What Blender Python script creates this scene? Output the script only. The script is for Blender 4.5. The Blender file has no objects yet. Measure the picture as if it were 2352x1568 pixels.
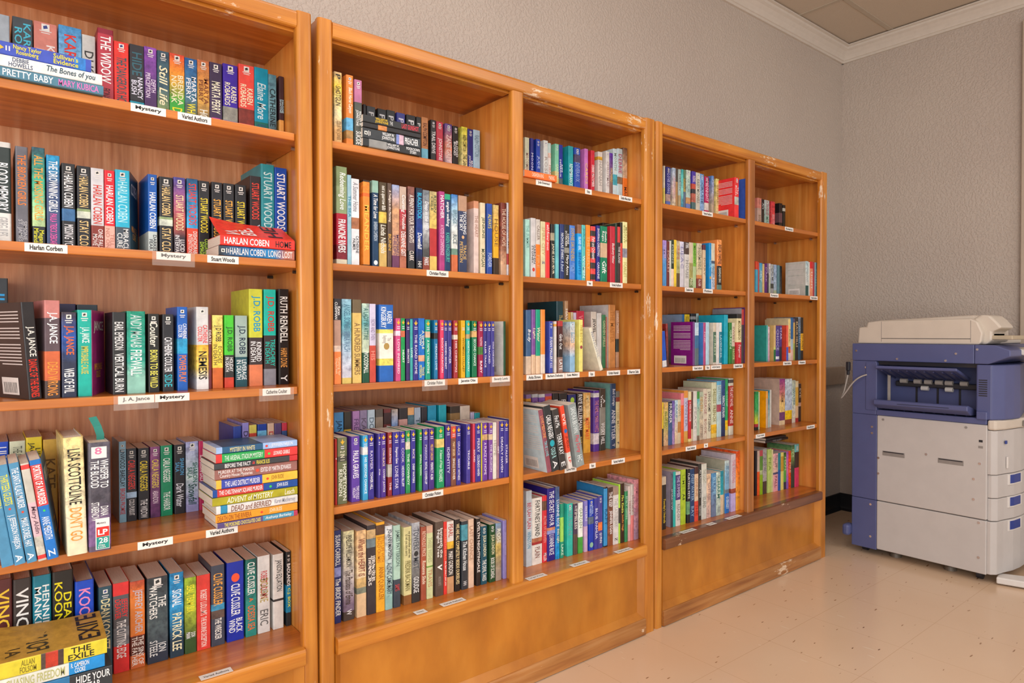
import bpy, bmesh, math, random
from mathutils import Vector, Matrix
random.seed(7)
S = bpy.context.scene
COL = S.collection
# ---------------------------------------------------------------- camera, light, exposure
F, YAW, PITCH, ROLL = 1525.0, math.radians(38.6185), math.radians(-0.72), math.radians(-0.0513)
CAM = Vector((0, -1.5411, 1.0719))
FW = Vector((math.sin(YAW)*math.cos(PITCH), math.cos(YAW)*math.cos(PITCH), math.sin(PITCH)))
RT = Vector((math.cos(YAW), -math.sin(YAW), 0)); UP = RT.cross(FW)
R2 = RT*math.cos(ROLL)+UP*math.sin(ROLL); U2 = UP*math.cos(ROLL)-RT*math.sin(ROLL)
cam = bpy.data.cameras.new('camera'); co = bpy.data.objects.new('camera', cam); COL.objects.link(co)
cam.sensor_width = 36; cam.lens = F/2352*36; cam.clip_start = .02
m = Matrix((R2, U2, -FW)).transposed().to_4x4(); m.translation = CAM
co.matrix_world = m; S.camera = co
w = bpy.data.worlds.new('world'); S.world = w; w.use_nodes = True
w.node_tree.nodes['Background'].inputs[0].default_value = (.95, .97, 1.0, 1)
w.node_tree.nodes['Background'].inputs[1].default_value = 1.15
def area(x, y, z, sx, sy, power, col=(1, .98, .96), rot=(0, 0, 0)):
    l = bpy.data.lights.new('ceiling_or_fill_light', 'AREA'); l.shape = 'RECTANGLE'; l.size = sx; l.size_y = sy
    l.energy = power; l.color = col
    o = bpy.data.objects.new('ceiling_or_fill_light', l); o.location = (x, y, z); o.rotation_euler = rot; COL.objects.link(o)
area(.75, -.95, 2.74, 1.2, .6, 12)
area(2.3, -1.9, 2.74, 1.2, .6, 12)
area(.3, -2.8, 2.74, 1.2, .6, 12)
FILL_ROT = (math.radians(86), 0, math.radians(-38))
area(-1.9, -3.3, 1.35, 3.0, 2.2, 92, (1, .98, .96), FILL_ROT)  # added fill lamp left behind the camera, no real window; brightens shelf interiors
area(3.1, -3.2, 2.74, 1.2, .6, 12)
S.view_settings.view_transform = 'Standard'; S.view_settings.look = 'None'
S.view_settings.exposure = 0.0; S.view_settings.gamma = 1; S.view_settings.use_curve_mapping = False

# ---------------------------------------------------------------- helpers
def ray(u, v): return FW+R2*((u-1176)/F)-U2*((v-784)/F)
def onY(u, v, Y): d = ray(u, v); return CAM+d*((Y-CAM.y)/d.y)
def onZ(u, v, Z): d = ray(u, v); return CAM+d*((Z-CAM.z)/d.z)
def solveX(u, Y, Z):
    a = FW*((u-1176)/F)-R2
    return -(a.y*(Y-CAM.y)+a.z*(Z-CAM.z))/a.x+CAM.x
def solveZ(v, X, Y):
    a = FW*((784-v)/F)-U2
    return -(a.x*(X-CAM.x)+a.y*(Y-CAM.y))/a.z+CAM.z
def lin(c): return c/12.92 if c <= .04045 else ((c+.055)/1.055)**2.4
def hexc(h):
    h = h.lstrip('#')
    if len(h) == 3: h = ''.join(x*2 for x in h)
    return tuple(lin(int(h[i:i+2], 16)/255) for i in (0, 2, 4))
def tag(o, label=None, cat=None, group=None, kind=None):
    if label: o['label'] = label
    if cat: o['category'] = cat
    if group: o['group'] = group
    if kind: o['kind'] = kind
    return o
def empty(name, loc=(0, 0, 0), rot=(0, 0, 0), parent=None):
    o = bpy.data.objects.new(name, None); o.location = loc; o.rotation_euler = rot; o.empty_display_size = .02
    COL.objects.link(o)
    if parent: o.parent = parent
    return o
def obj(name, me, mat=None, parent=None, loc=None):
    if isinstance(me, bmesh.types.BMesh):
        b = me; me = bpy.data.meshes.new(name); b.to_mesh(me); b.free()
    if mat is not None and not me.materials: me.materials.append(mat)
    o = bpy.data.objects.new(name, me); COL.objects.link(o)
    if parent: o.parent = parent
    if loc: o.location = loc
    return o
def bbox(b, x0, x1, y0, y1, z0, z1):
    vs = [b.verts.new((x, y, z)) for x in (x0, x1) for y in (y0, y1) for z in (z0, z1)]
    for f in ((0, 1, 3, 2), (4, 6, 7, 5), (0, 4, 5, 1), (2, 3, 7, 6), (0, 2, 6, 4), (1, 5, 7, 3)):
        b.faces.new([vs[i] for i in f])
    return vs
def bev(b, r, seg=2, edges=None):
    bmesh.ops.bevel(b, geom=list(edges if edges is not None else b.edges), offset=r, segments=seg, affect='EDGES', profile=.5, clamp_overlap=True)
def box(name, x0, x1, y0, y1, z0, z1, mat, parent=None, r=0, seg=2):
    b = bmesh.new(); bbox(b, min(x0, x1), max(x0, x1), min(y0, y1), max(y0, y1), min(z0, z1), max(z0, z1))
    if r: bev(b, r, seg)
    return obj(name, b, mat, parent)
def prism(name, pts, axis, a0, a1, mat, parent=None, r=0, seg=2):
    """extrude a 2-D outline along axis: x -> pts are (y,z); y -> (x,z); z -> (x,y)"""
    b = bmesh.new()
    def P(p, a): return {'x': (a, p[0], p[1]), 'y': (p[0], a, p[1]), 'z': (p[0], p[1], a)}[axis]
    A = [b.verts.new(P(p, a0)) for p in pts]; B = [b.verts.new(P(p, a1)) for p in pts]
    b.faces.new(A); b.faces.new(B[::-1]); n = len(pts)
    for i in range(n): b.faces.new((A[i], B[i], B[(i+1) % n], A[(i+1) % n]))
    bmesh.ops.recalc_face_normals(b, faces=b.faces)
    if r: bev(b, r, seg)
    return obj(name, b, mat, parent)
def tube(name, pts, r, mat, parent=None, n=8):
    c = bpy.data.curves.new(name, 'CURVE'); c.dimensions = '3D'; c.bevel_depth = r; c.bevel_resolution = 2; c.use_fill_caps = True
    s = c.splines.new('NURBS'); s.points.add(len(pts)-1); s.use_endpoint_u = True; s.order_u = 3
    for p, q in zip(s.points, pts): p.co = (*q, 1)
    o = bpy.data.objects.new(name, c); me = bpy.data.meshes.new_from_object(o)
    for f in me.polygons: f.use_smooth = True
    bpy.data.objects.remove(o); return obj(name, me, mat, parent)
def cyl(name, c, r, h, axis, mat, parent=None, n=20, r2=None):
    b = bmesh.new(); bmesh.ops.create_cone(b, cap_ends=True, segments=n, radius1=r, radius2=r if r2 is None else r2, depth=h)
    rot = {'z': Matrix(), 'x': Matrix.Rotation(math.pi/2, 4, 'Y'), 'y': Matrix.Rotation(math.pi/2, 4, 'X')}[axis]
    bmesh.ops.transform(b, matrix=Matrix.Translation(c) @ rot, verts=b.verts)
    return obj(name, b, mat, parent)

# ---------------------------------------------------------------- materials
def newmat(name, rough=.5, spec=.5):
    m = bpy.data.materials.new(name); m.use_nodes = True; nt = m.node_tree; p = nt.nodes['Principled BSDF']
    p.inputs['Roughness'].default_value = rough; p.inputs['Specular IOR Level'].default_value = spec
    return m, nt, p
def N(nt, t, **k):
    n = nt.nodes.new(t)
    for a, v in k.items():
        if a in n.inputs: n.inputs[a].default_value = v
        else: setattr(n, a, v)
    return n
def noise(nt, scale, detail=4, vec=None, mapscale=None, rough=.55, space='Object'):
    n = N(nt, 'ShaderNodeTexNoise'); n.inputs['Scale'].default_value = scale; n.inputs['Detail'].default_value = detail; n.inputs['Roughness'].default_value = rough
    tc = N(nt, 'ShaderNodeTexCoord'); src = tc.outputs[space]
    if mapscale:
        mp = N(nt, 'ShaderNodeMapping'); mp.inputs['Scale'].default_value = mapscale; nt.links.new(src, mp.inputs[0]); src = mp.outputs[0]
    nt.links.new(src, n.inputs['Vector']); return n
def ramp(nt, fac, stops):
    r = N(nt, 'ShaderNodeValToRGB'); e = r.color_ramp.elements
    while len(e) < len(stops): e.new(.5)
    for el, (p, c) in zip(e, stops): el.position = p; el.color = (*c, 1)
    nt.links.new(fac, r.inputs[0]); return r
def bump(nt, p, h, strength, dist):
    b = N(nt, 'ShaderNodeBump'); b.inputs['Strength'].default_value = strength; b.inputs['Distance'].default_value = dist
    nt.links.new(h, b.inputs['Height']); nt.links.new(b.outputs[0], p.inputs['Normal'])
def plain(name, col, rough=.5, var=.06, scale=40, spec=.5, metal=0, bm=0):
    m, nt, p = newmat(name, rough, spec); c = hexc(col); n = noise(nt, scale)
    r = ramp(nt, n.outputs[0], [(.3, tuple(x*(1-var) for x in c)), (.7, tuple(min(1, x*(1+var)) for x in c))])
    nt.links.new(r.outputs[0], p.inputs['Base Color']); p.inputs['Metallic'].default_value = metal
    if bm: bump(nt, p, n.outputs[0], bm, .002)
    return m
def wood(name, c1, c2, c3, along, scale=1.0, rough=.34, scuff=0, blotch=False):
    """grain runs along the named axis: narrow streaks, broad figure and a few pale scuffs"""
    m, nt, p = newmat(name, rough, .5)
    k = {'x': (1.2, 22, 22), 'y': (22, 1.2, 22), 'z': (22, 22, 1.2)}[along]
    if blotch: k = tuple(2.2 if x < 2 else 5 for x in k)
    n1 = noise(nt, 2.2*scale, 6, mapscale=k, space='Object'); n2 = noise(nt, 2.6*scale, 3, mapscale=tuple(max(1, x*.14) for x in k))
    r1 = ramp(nt, n1.outputs[0], [(.30, hexc(c2)), (.52, hexc(c1)), (.74, hexc(c3))])
    r2 = ramp(nt, n2.outputs[0], [(.34, (.72, .70, .68)), (.62, (1.08, 1.06, 1.04))])
    mx = N(nt, 'ShaderNodeMix', data_type='RGBA', blend_type='MULTIPLY'); mx.inputs[0].default_value = .75
    nt.links.new(r1.outputs[0], mx.inputs[6]); nt.links.new(r2.outputs[0], mx.inputs[7]); out = mx.outputs[2]
    if scuff:
        n3 = noise(nt, 26, 5, mapscale={'x': (.6, 2, 2), 'y': (2, .6, 2), 'z': (2, 2, .6)}[along], rough=.7)
        n4 = noise(nt, 3.1, 2)
        mm = N(nt, 'ShaderNodeMath', operation='MULTIPLY'); nt.links.new(n3.outputs[0], mm.inputs[0]); nt.links.new(n4.outputs[0], mm.inputs[1])
        r3 = ramp(nt, mm.outputs[0], [(.405-scuff*.05, (0, 0, 0)), (.445-scuff*.05, (1, 1, 1))])
        m2 = N(nt, 'ShaderNodeMix', data_type='RGBA'); nt.links.new(r3.outputs[0], m2.inputs[0]); nt.links.new(out, m2.inputs[6]); m2.inputs[7].default_value = (.75, .56, .38, 1)
        out = m2.outputs[2]
    nt.links.new(out, p.inputs['Base Color'])
    p.inputs['Coat Weight'].default_value = .35; p.inputs['Coat Roughness'].default_value = .22
    bump(nt, p, n1.outputs[0], .06, .002)
    return m
W_V = wood('honey_wood_vertical', 'c87f2a', 'b4681b', 'da953c', 'z', scuff=.6)
W_H = wood('honey_wood_horizontal', 'c87e28', 'b2661a', 'd8933a', 'x', scuff=.8)
W_SH = wood('shelf_wood', 'c87428', 'b2621c', 'd88a38', 'x')
W_IN = wood('inner_side_wood', 'e0923f', 'cc7a30', 'ecaa58', 'z')
W_BACK = wood('back_panel_wood', 'd69160', 'b87244', 'e6ac80', 'z', 1.6, rough=.45)
W_BK2 = wood('back_panel_plywood', 'c07a44', 'a46030', 'd2925c', 'z', 1.6, rough=.45)
W_PAN = wood('base_panel_wood', 'c07820', 'b06a19', 'cc852b', 'z', 1.0, scuff=0, blotch=True)
W_BASE = wood('scuffed_base_wood', 'b57a40', '95592a', 'c4915c', 'x', scuff=1.3)
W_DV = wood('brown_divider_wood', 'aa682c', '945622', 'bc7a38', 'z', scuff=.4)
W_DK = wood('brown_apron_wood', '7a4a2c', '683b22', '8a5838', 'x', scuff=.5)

def wall_mat():
    m, nt, p = newmat('textured_wall_paint', .75, .3)
    n = noise(nt, 95, 3); n2 = noise(nt, 1.2, 2)
    r = ramp(nt, n2.outputs[0], [(.3, hexc('bdafa4')), (.7, hexc('c4b7ab'))]); nt.links.new(r.outputs[0], p.inputs['Base Color'])
    r2 = ramp(nt, n.outputs[0], [(.42, (0, 0, 0)), (.6, (1, 1, 1))]); bump(nt, p, r2.outputs[0], .55, .0035)
    return m
M_WALL = wall_mat()
def floor_mat():
    m, nt, p = newmat('tan_vinyl_floor_tile', .2, .5)
    tc = N(nt, 'ShaderNodeTexCoord')
    n0 = noise(nt, 1.3, 3); base = ramp(nt, n0.outputs[0], [(.3, hexc('dcbc9c')), (.7, hexc('e2c5a7'))])
    def flecks(scale, ms, lo, hi, col, prev, rz):
        mp = N(nt, 'ShaderNodeMapping'); mp.inputs['Scale'].default_value = ms; mp.inputs['Rotation'].default_value = (0, 0, rz)
        nt.links.new(tc.outputs['Object'], mp.inputs[0]); n = N(nt, 'ShaderNodeTexNoise'); n.inputs['Scale'].default_value = scale; n.inputs['Detail'].default_value = 1
        nt.links.new(mp.outputs[0], n.inputs['Vector']); r = ramp(nt, n.outputs[0], [(lo, (0, 0, 0)), (hi, (1, 1, 1))])
        mx = N(nt, 'ShaderNodeMix', data_type='RGBA'); nt.links.new(r.outputs[0], mx.inputs[0]); nt.links.new(prev, mx.inputs[6]); mx.inputs[7].default_value = (*hexc(col), 1)
        return mx.outputs[2]
    c = flecks(16, (1, 4.5, 1), .735, .77, '9a7350', base.outputs[0], .6)
    c = flecks(15, (4.2, 1, 1), .735, .77, 'e6cfb4', c, .2)
    c = flecks(20, (1, 3.5, 1), .76, .79, '7d5b40', c, -.5)
    # tile joints, 12 inch
    br = N(nt, 'ShaderNodeTexBrick'); br.offset = 0; br.inputs['Scale'].default_value = 1; br.inputs['Brick Width'].default_value = .3048; br.inputs['Row Height'].default_value = .3048
    br.inputs['Mortar Size'].default_value = .0007; br.inputs['Mortar Smooth'].default_value = 0; nt.links.new(tc.outputs['Object'], br.inputs['Vector'])
    mx = N(nt, 'ShaderNodeMix', data_type='RGBA'); nt.links.new(br.outputs['Fac'], mx.inputs[0]); nt.links.new(c, mx.inputs[6]); mx.inputs[7].default_value = (*hexc('c9a583'), 1)
    nt.links.new(mx.outputs[2], p.inputs['Base Color'])
    return m
M_FLOOR = floor_mat()
def tile_mat():
    m, nt, p = newmat('ceiling_tile', .9, .2)
    n = noise(nt, 160, 3); r = ramp(nt, n.outputs[0], [(.28, hexc('aa9a88')), (.36, hexc('c6b7a5'))]); nt.links.new(r.outputs[0], p.inputs['Base Color']); bump(nt, p, n.outputs[0], .5, .003)
    return m
M_TILE = tile_mat()
M_TRIM = plain('white_crown_paint', 'd2c8bc', .45, .03)
M_TBAR = plain('grey_tee_bar', 'b5a794', .5, .03)
M_BLACK = plain('black_vinyl_base', '17161a', .35, .1)
M_BUMP = plain('brown_wall_guard', 'a08c7a', .5, .05)
# one paper-cover material: printed colours come from the mesh, with a mottled print texture
def cover_mat():
    m, nt, p = newmat('printed_book_cover', .36, .45)
    a = N(nt, 'ShaderNodeVertexColor', layer_name='Col')
    oi = N(nt, 'ShaderNodeObjectInfo'); tc = N(nt, 'ShaderNodeTexCoord')
    ad = N(nt, 'ShaderNodeVectorMath', operation='ADD'); nt.links.new(tc.outputs['Object'], ad.inputs[0])
    sc = N(nt, 'ShaderNodeMath', operation='MULTIPLY'); sc.inputs[1].default_value = 37; nt.links.new(oi.outputs['Random'], sc.inputs[0]); nt.links.new(sc.outputs[0], ad.inputs[1])
    n = N(nt, 'ShaderNodeTexNoise'); n.inputs['Scale'].default_value = 45; n.inputs['Detail'].default_value = 4; nt.links.new(ad.outputs[0], n.inputs['Vector'])
    r = ramp(nt, n.outputs[0], [(.3, (.92, .92, .92)), (.7, (1.22, 1.22, 1.22))])
    mx = N(nt, 'ShaderNodeMix', data_type='RGBA', blend_type='MULTIPLY'); mx.inputs[0].default_value = .8
    nt.links.new(a.outputs[0], mx.inputs[6]); nt.links.new(r.outputs[0], mx.inputs[7])
    n2 = N(nt, 'ShaderNodeTexNoise'); n2.inputs['Scale'].default_value = 70; n2.inputs['Detail'].default_value = 6; n2.inputs['Roughness'].default_value = .7; nt.links.new(ad.outputs[0], n2.inputs['Vector'])
    r2 = ramp(nt, n2.outputs[0], [(.36, (.45, .42, .45)), (.5, (1, 1, 1)), (.66, (1.55, 1.5, 1.35))])
    m2 = N(nt, 'ShaderNodeMix', data_type='RGBA', blend_type='MULTIPLY'); nt.links.new(a.outputs['Alpha'], m2.inputs[0]); nt.links.new(mx.outputs[2], m2.inputs[6]); nt.links.new(r2.outputs[0], m2.inputs[7])
    nt.links.new(m2.outputs[2], p.inputs['Base Color'])
    return m
M_COVER = cover_mat()
def page_mat():
    m, nt, p = newmat('book_pages', .85, .2)
    n = noise(nt, 30, 3, mapscale=(60, 1, 1)); r = ramp(nt, n.outputs[0], [(.3, hexc('d6c8b6')), (.7, hexc('efe4d6'))]); nt.links.new(r.outputs[0], p.inputs['Base Color'])
    return m
M_PAGE = page_mat()
_ink = {}
def ink(col):
    if col not in _ink:
        m, nt, p = newmat('ink_'+col, .45, .4); c = hexc(col); n = noise(nt, 200, 1)
        r = ramp(nt, n.outputs[0], [(.3, tuple(x*.94 for x in c)), (.7, c)]); nt.links.new(r.outputs[0], p.inputs['Base Color']); _ink[col] = m
    return _ink[col]
M_PAPER = plain('white_label_paper', 'ece7e0', .6, .02)
_txt = {}
def text_mesh(body, res=2, bold=.012, shear=0):
    k = (body, res, bold, shear)
    if k not in _txt:
        c = bpy.data.curves.new('t', 'FONT'); c.body = body; c.resolution_u = res; c.offset = bold; c.align_x = 'CENTER'; c.space_line = .82; c.shear = shear
        o = bpy.data.objects.new('t', c); me = bpy.data.meshes.new_from_object(o); bpy.data.objects.remove(o); bpy.data.curves.remove(c)
        vs = [v.co.copy() for v in me.vertices]; fs = [tuple(f.vertices) for f in me.polygons]; bpy.data.meshes.remove(me)
        if vs:
            x0 = min(v.x for v in vs); x1 = max(v.x for v in vs); y0 = min(v.y for v in vs); y1 = max(v.y for v in vs)
            vs = [((v.x-x0), (v.y-y0)) for v in vs]; _txt[k] = (vs, fs, x1-x0, y1-y0)
        else: _txt[k] = ([], [], 1, 1)
    return _txt[k]
def lettering(name, body, mat, parent, fn, L, Hh, res=2, bold=.012, fill=True, shear=0):
    """lettering scaled into a box of length L and height Hh; fn maps (along, across) from the box's start/bottom to 3-D"""
    vs, fs, tw, th = text_mesh(body, res, bold, shear)
    if not vs: return None
    sy = Hh/th; sx = L/tw
    if sx > 1.5*sy: sx = 1.5*sy
    if sy > 2.8*sx: sy = 2.8*sx
    ox = (L-sx*tw)/2; oy = (Hh-sy*th)/2
    me = bpy.data.meshes.new(name); me.from_pydata([fn(x*sx+ox, y*sy+oy) for x, y in vs], [], fs)
    return obj(name, me, mat, parent)

# ---------------------------------------------------------------- room
def quad(name, pts, mat, kind='structure'):
    b = bmesh.new(); b.faces.new([b.verts.new(p) for p in pts]); return tag(obj(name, b, mat), kind=kind)
WY, WX, CZ = .36, 4.07, 2.775
tag(box('floor', -2.5, WX+.1, -4.5, WY+.1, -.1, 0, M_FLOOR), kind='structure')
tag(box('wall_left', -2.5, WX+.1, WY, WY+.1, 0, CZ+.05, M_WALL), kind='structure')
tag(box('wall_right', WX, WX+.1, -4.5, WY, 0, CZ+.05, M_WALL), kind='structure')
tag(box('ceiling', -2.5, WX, -4.5, WY, CZ, CZ+.05, M_TILE), kind='structure')
k = 5
def tbar(x0, x1, y0, y1, i):
    tag(box('trim_%d' % i, x0, x1, y0, y1, CZ-.004, CZ+.002, M_TBAR, r=.001), kind='structure')
for i in range(9): tbar(3.445-.61*i-.012, 3.445-.61*i+.012, -4.5, WY, 20+i)
for i in range(7): tbar(-2.5, WX, .06-.61*i-.012, .06-.61*i+.012, 40+i)
prof = [(0, 0), (.012, 0), (.012, .012), (.018, .014), (.022, .024), (.03, .036), (.045, .052), (.058, .06), (.06, .07), (.072, .072), (.072, .079), (0, .079)]
zc = 2.688
prof = [(a, b*1.02) for a, b in prof]
tag(prism('trim_1', [(WY-a, zc+b) for a, b in prof], 'x', -2.5, WX, M_TRIM), kind='structure')
tag(prism('trim_2', [(WX-a, zc+b) for a, b in prof], 'y', -4.5, WY, M_TRIM), kind='structure')
bprof = [(0, 0), (.016, 0), (.011, .004), (.006, .012), (.004, .02), (.004, .098), (.002, .102), (0, .102)]
tag(prism('baseboard_left', [(WY-a, b) for a, b in bprof], 'x', -2.5, WX, M_BLACK), kind='structure')
tag(prism('baseboard_right', [(WX-a, b) for a, b in bprof], 'y', -4.5, WY, M_BLACK), kind='structure')
tag(box('trim_3', -.5, WX-.002, WY-.028, WY, .764, .868, M_BUMP, r=.004), kind='structure')
tag(box('trim_4', WX-.03, WX, -.62, -.535, .102, 2.62, plain('tan_door_casing', 'b8a795', .5, .03), r=.004), kind='structure')

# ---------------------------------------------------------------- bookcases
SZ = {1: 1.546, 2: 1.245, 3: .945, 4: .640, 5: .322}; ST = .018; H = 1.832; DEP = .315
M_PIN = plain('dark_shelf_pin', '3a3028', .4, .05); M_PINW = plain('steel_shelf_pin', 'b8b0a8', .35, .05, metal=.8)
def sheared(name, x0, x1, y0, y1, z0, z1, lean, mat, parent, rx=0):
    b = bmesh.new(); bbox(b, x0, x1, y0, y1, z0, z1)
    if rx:
        es = [e for e in b.edges if abs(e.verts[0].co.z-e.verts[1].co.z) > .1 and e.verts[0].co.y < (y0+y1)/2]
        bev(b, rx, 4, es)
    for v in b.verts: v.co.x += lean*(v.co.z/H)
    return obj(name, b, mat, parent)
def bookcase(label, x0, x1, inner, y=0, lean=0, dark=False):
    """inner: list of (left, right) inside faces of the bays"""
    root = empty('bookcase', (0, 0, 0)); tag(root, label, 'bookcase', 'built bookcases along the wall')
    il, ir = inner[0][0], inner[-1][1]; pl, pr = x0+.014, x1-.0135        # the side panels stand behind a wider face frame
    sheared('side_panel', x0+.001, pl, y+.02, DEP, 0, H-.002, 0, W_IN, root)
    sheared('side_panel', pr, x1-.001, y+.02, DEP, 0, H-.002, lean, W_IN, root)
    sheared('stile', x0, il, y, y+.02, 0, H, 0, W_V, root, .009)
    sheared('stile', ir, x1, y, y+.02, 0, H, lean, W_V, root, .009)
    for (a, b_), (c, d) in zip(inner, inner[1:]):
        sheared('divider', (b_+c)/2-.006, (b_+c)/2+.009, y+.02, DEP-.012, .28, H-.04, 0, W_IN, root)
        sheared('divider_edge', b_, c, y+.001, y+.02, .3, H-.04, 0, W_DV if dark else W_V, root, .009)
    # top: front rail with rounded edges, board and a thin cleat behind
    b = bmesh.new(); bbox(b, il-.001, ir+.001+lean, y+.0005, y+.02, H-.04, H-.0005); bev(b, .008, 3, [e for e in b.edges if abs(e.verts[0].co.x-e.verts[1].co.x) > .1]); obj('top_rail', b, W_H, root)
    box('top_board', pl, pr+lean, y+.02, DEP-.012, H-.03, H-.012, W_SH, root)
    box('back_panel', pl, pr, DEP-.012, DEP, .02, H-.012, W_BACK if x0 < 0 else W_BK2, root)
    bays = []
    for j, (a, b_) in enumerate(inner):
        bays.append((a, b_, pl if j == 0 else (inner[j-1][1]+a)/2+.009, pr if j == len(inner)-1 else (b_+inner[j+1][0])/2-.006))
    for a, b_, pa, pb in bays:
        box('top_cleat', a, b_, y+.0205, y+.05, H-.046, H-.031, W_H, root)
        for i in (1, 2, 3, 4):
            ln = lean*SZ[i]/H if b_ == ir else 0
            prism('shelf', [(a+.0015, y+.015), (b_-.0015+ln, y+.015), (b_-.0015+ln, y+.0205), (pb-.0012+ln, y+.0205), (pb-.0012+ln, DEP-.014), (pa+.0012, DEP-.014), (pa+.0012, y+.0205), (a+.0015, y+.0205)], 'z', SZ[i]-ST, SZ[i], W_SH, root, .002)
            for yy in (y+.07, DEP-.06):
                cyl('shelf_pin', (pb-.007+ln, yy, SZ[i]-ST-.0045), .004, .014, 'x', M_PINW if i % 2 else M_PIN, root, 10)
    # deep bottom shelf and its apron
    box('bottom_shelf', x0+.017, x1-.017, y+.02, DEP-.013, SZ[5]-.02, SZ[5], W_SH, root)
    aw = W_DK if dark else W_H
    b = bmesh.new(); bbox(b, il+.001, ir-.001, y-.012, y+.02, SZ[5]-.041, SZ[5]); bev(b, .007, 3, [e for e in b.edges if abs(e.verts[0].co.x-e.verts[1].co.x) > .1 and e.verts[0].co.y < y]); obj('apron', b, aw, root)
    box('base_panel', il, ir, y+.02, y+.03, .02, SZ[5]-.041, W_PAN, root)
    zt, zb, mw = SZ[5]-.041, .058, .02
    for nm, pts in (('panel_moulding', [(il, zb), (ir, zb), (ir-mw, zb+mw), (il+mw, zb+mw)]), ('panel_moulding', [(il, zt), (il, zb), (il+mw, zb+mw), (il+mw, zt)]), ('panel_moulding', [(ir, zb), (ir, zt), (ir-mw, zt), (ir-mw, zb+mw)])):
        b = bmesh.new(); v = [b.verts.new((p[0], y+.001 if i < 2 else y+.0195, p[1])) for i, p in enumerate(pts)]; v2 = [b.verts.new((p[0], y+.021, p[1])) for p in pts]
        b.faces.new(v)
        for i in range(4): b.faces.new((v[i], v2[i], v2[(i+1) % 4], v[(i+1) % 4]))
        bmesh.ops.recalc_face_normals(b, faces=b.faces); obj(nm, b, W_PAN, root)
    b = bmesh.new(); bbox(b, il-.0005, ir+.0005, y-.006, y+.02, .003, zb); bev(b, .006, 3, [e for e in b.edges if abs(e.verts[0].co.x-e.verts[1].co.x) > .1 and e.verts[0].co.z > .02]); obj('base_rail', b, W_BASE, root)
    return root
bookcase('nearest honey wood bookcase, cut off by the picture edge, full of mysteries', -.72, .634, [(-.682, .596)], lean=-.012)
bookcase('middle honey wood bookcase with two bays of shelves', .637, 1.889, [(.675, 1.235), (1.280, 1.834)])
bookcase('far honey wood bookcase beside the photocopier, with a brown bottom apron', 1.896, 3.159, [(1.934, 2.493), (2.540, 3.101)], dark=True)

# ---------------------------------------------------------------- books
def cname(h):
    import colorsys
    r, g, b = [int(h[i:i+2], 16)/255 for i in (0, 2, 4)]; hu, s, v = colorsys.rgb_to_hsv(r, g, b); hu *= 360
    if v < .22 or (v < .3 and s < .35): return 'black'
    if s < .13: return 'white' if v > .78 else 'pale grey' if v > .6 else 'grey' if v > .35 else 'charcoal'
    if s < .3 and v > .72 and 20 < hu < 75: return 'cream'
    if hu < 14 or hu >= 345: n = 'red' if s > .5 and v > .55 else 'maroon' if s > .4 else 'pink'
    elif hu < 40: n = 'orange' if s > .6 and v > .7 else 'brown' if v < .62 else 'tan'
    elif hu < 66: n = 'yellow' if s > .45 and v > .6 else 'olive' if v < .6 else 'cream'
    elif hu < 100: n = 'lime green' if v > .6 and s > .5 else 'olive green' if s > .3 else 'pale green'
    elif hu < 160: n = 'green'
    elif hu < 195: n = 'teal'
    elif hu < 245: n = 'blue'
    elif hu < 290: n = 'purple'
    else: n = 'magenta' if s > .4 else 'lilac'
    if n in ('red', 'maroon', 'brown', 'orange', 'pink', 'magenta', 'lilac', 'cream', 'tan', 'olive', 'lime green', 'pale green', 'olive green'): return n
    if v < .45: return 'dark '+n
    if s < .4 and v > .6: return 'pale '+n
    return n
def parse_cover(s):
    out = []                                       # (start fraction, colour, gradient?)
    for t in s.split():
        c, _, f = t.partition(':'); g = c.startswith('~'); c = c.lstrip('~')
        if len(c) == 3: c = ''.join(x*2 for x in c)
        out.append((float(f) if f else (0. if not out else 1.), c, g))
    return out
def levels(stops):
    """[(t0, t1, c0, c1)] from the head of the spine down"""
    seg = []; pt, pc = 0., stops[0][1]
    for t, c, g in stops[1:]:
        if t > pt: seg.append((pt, t, pc, c if g else pc))
        pt, pc = t, c
    if pt < 1: seg.append((pt, 1., pc, pc))
    return seg
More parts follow.
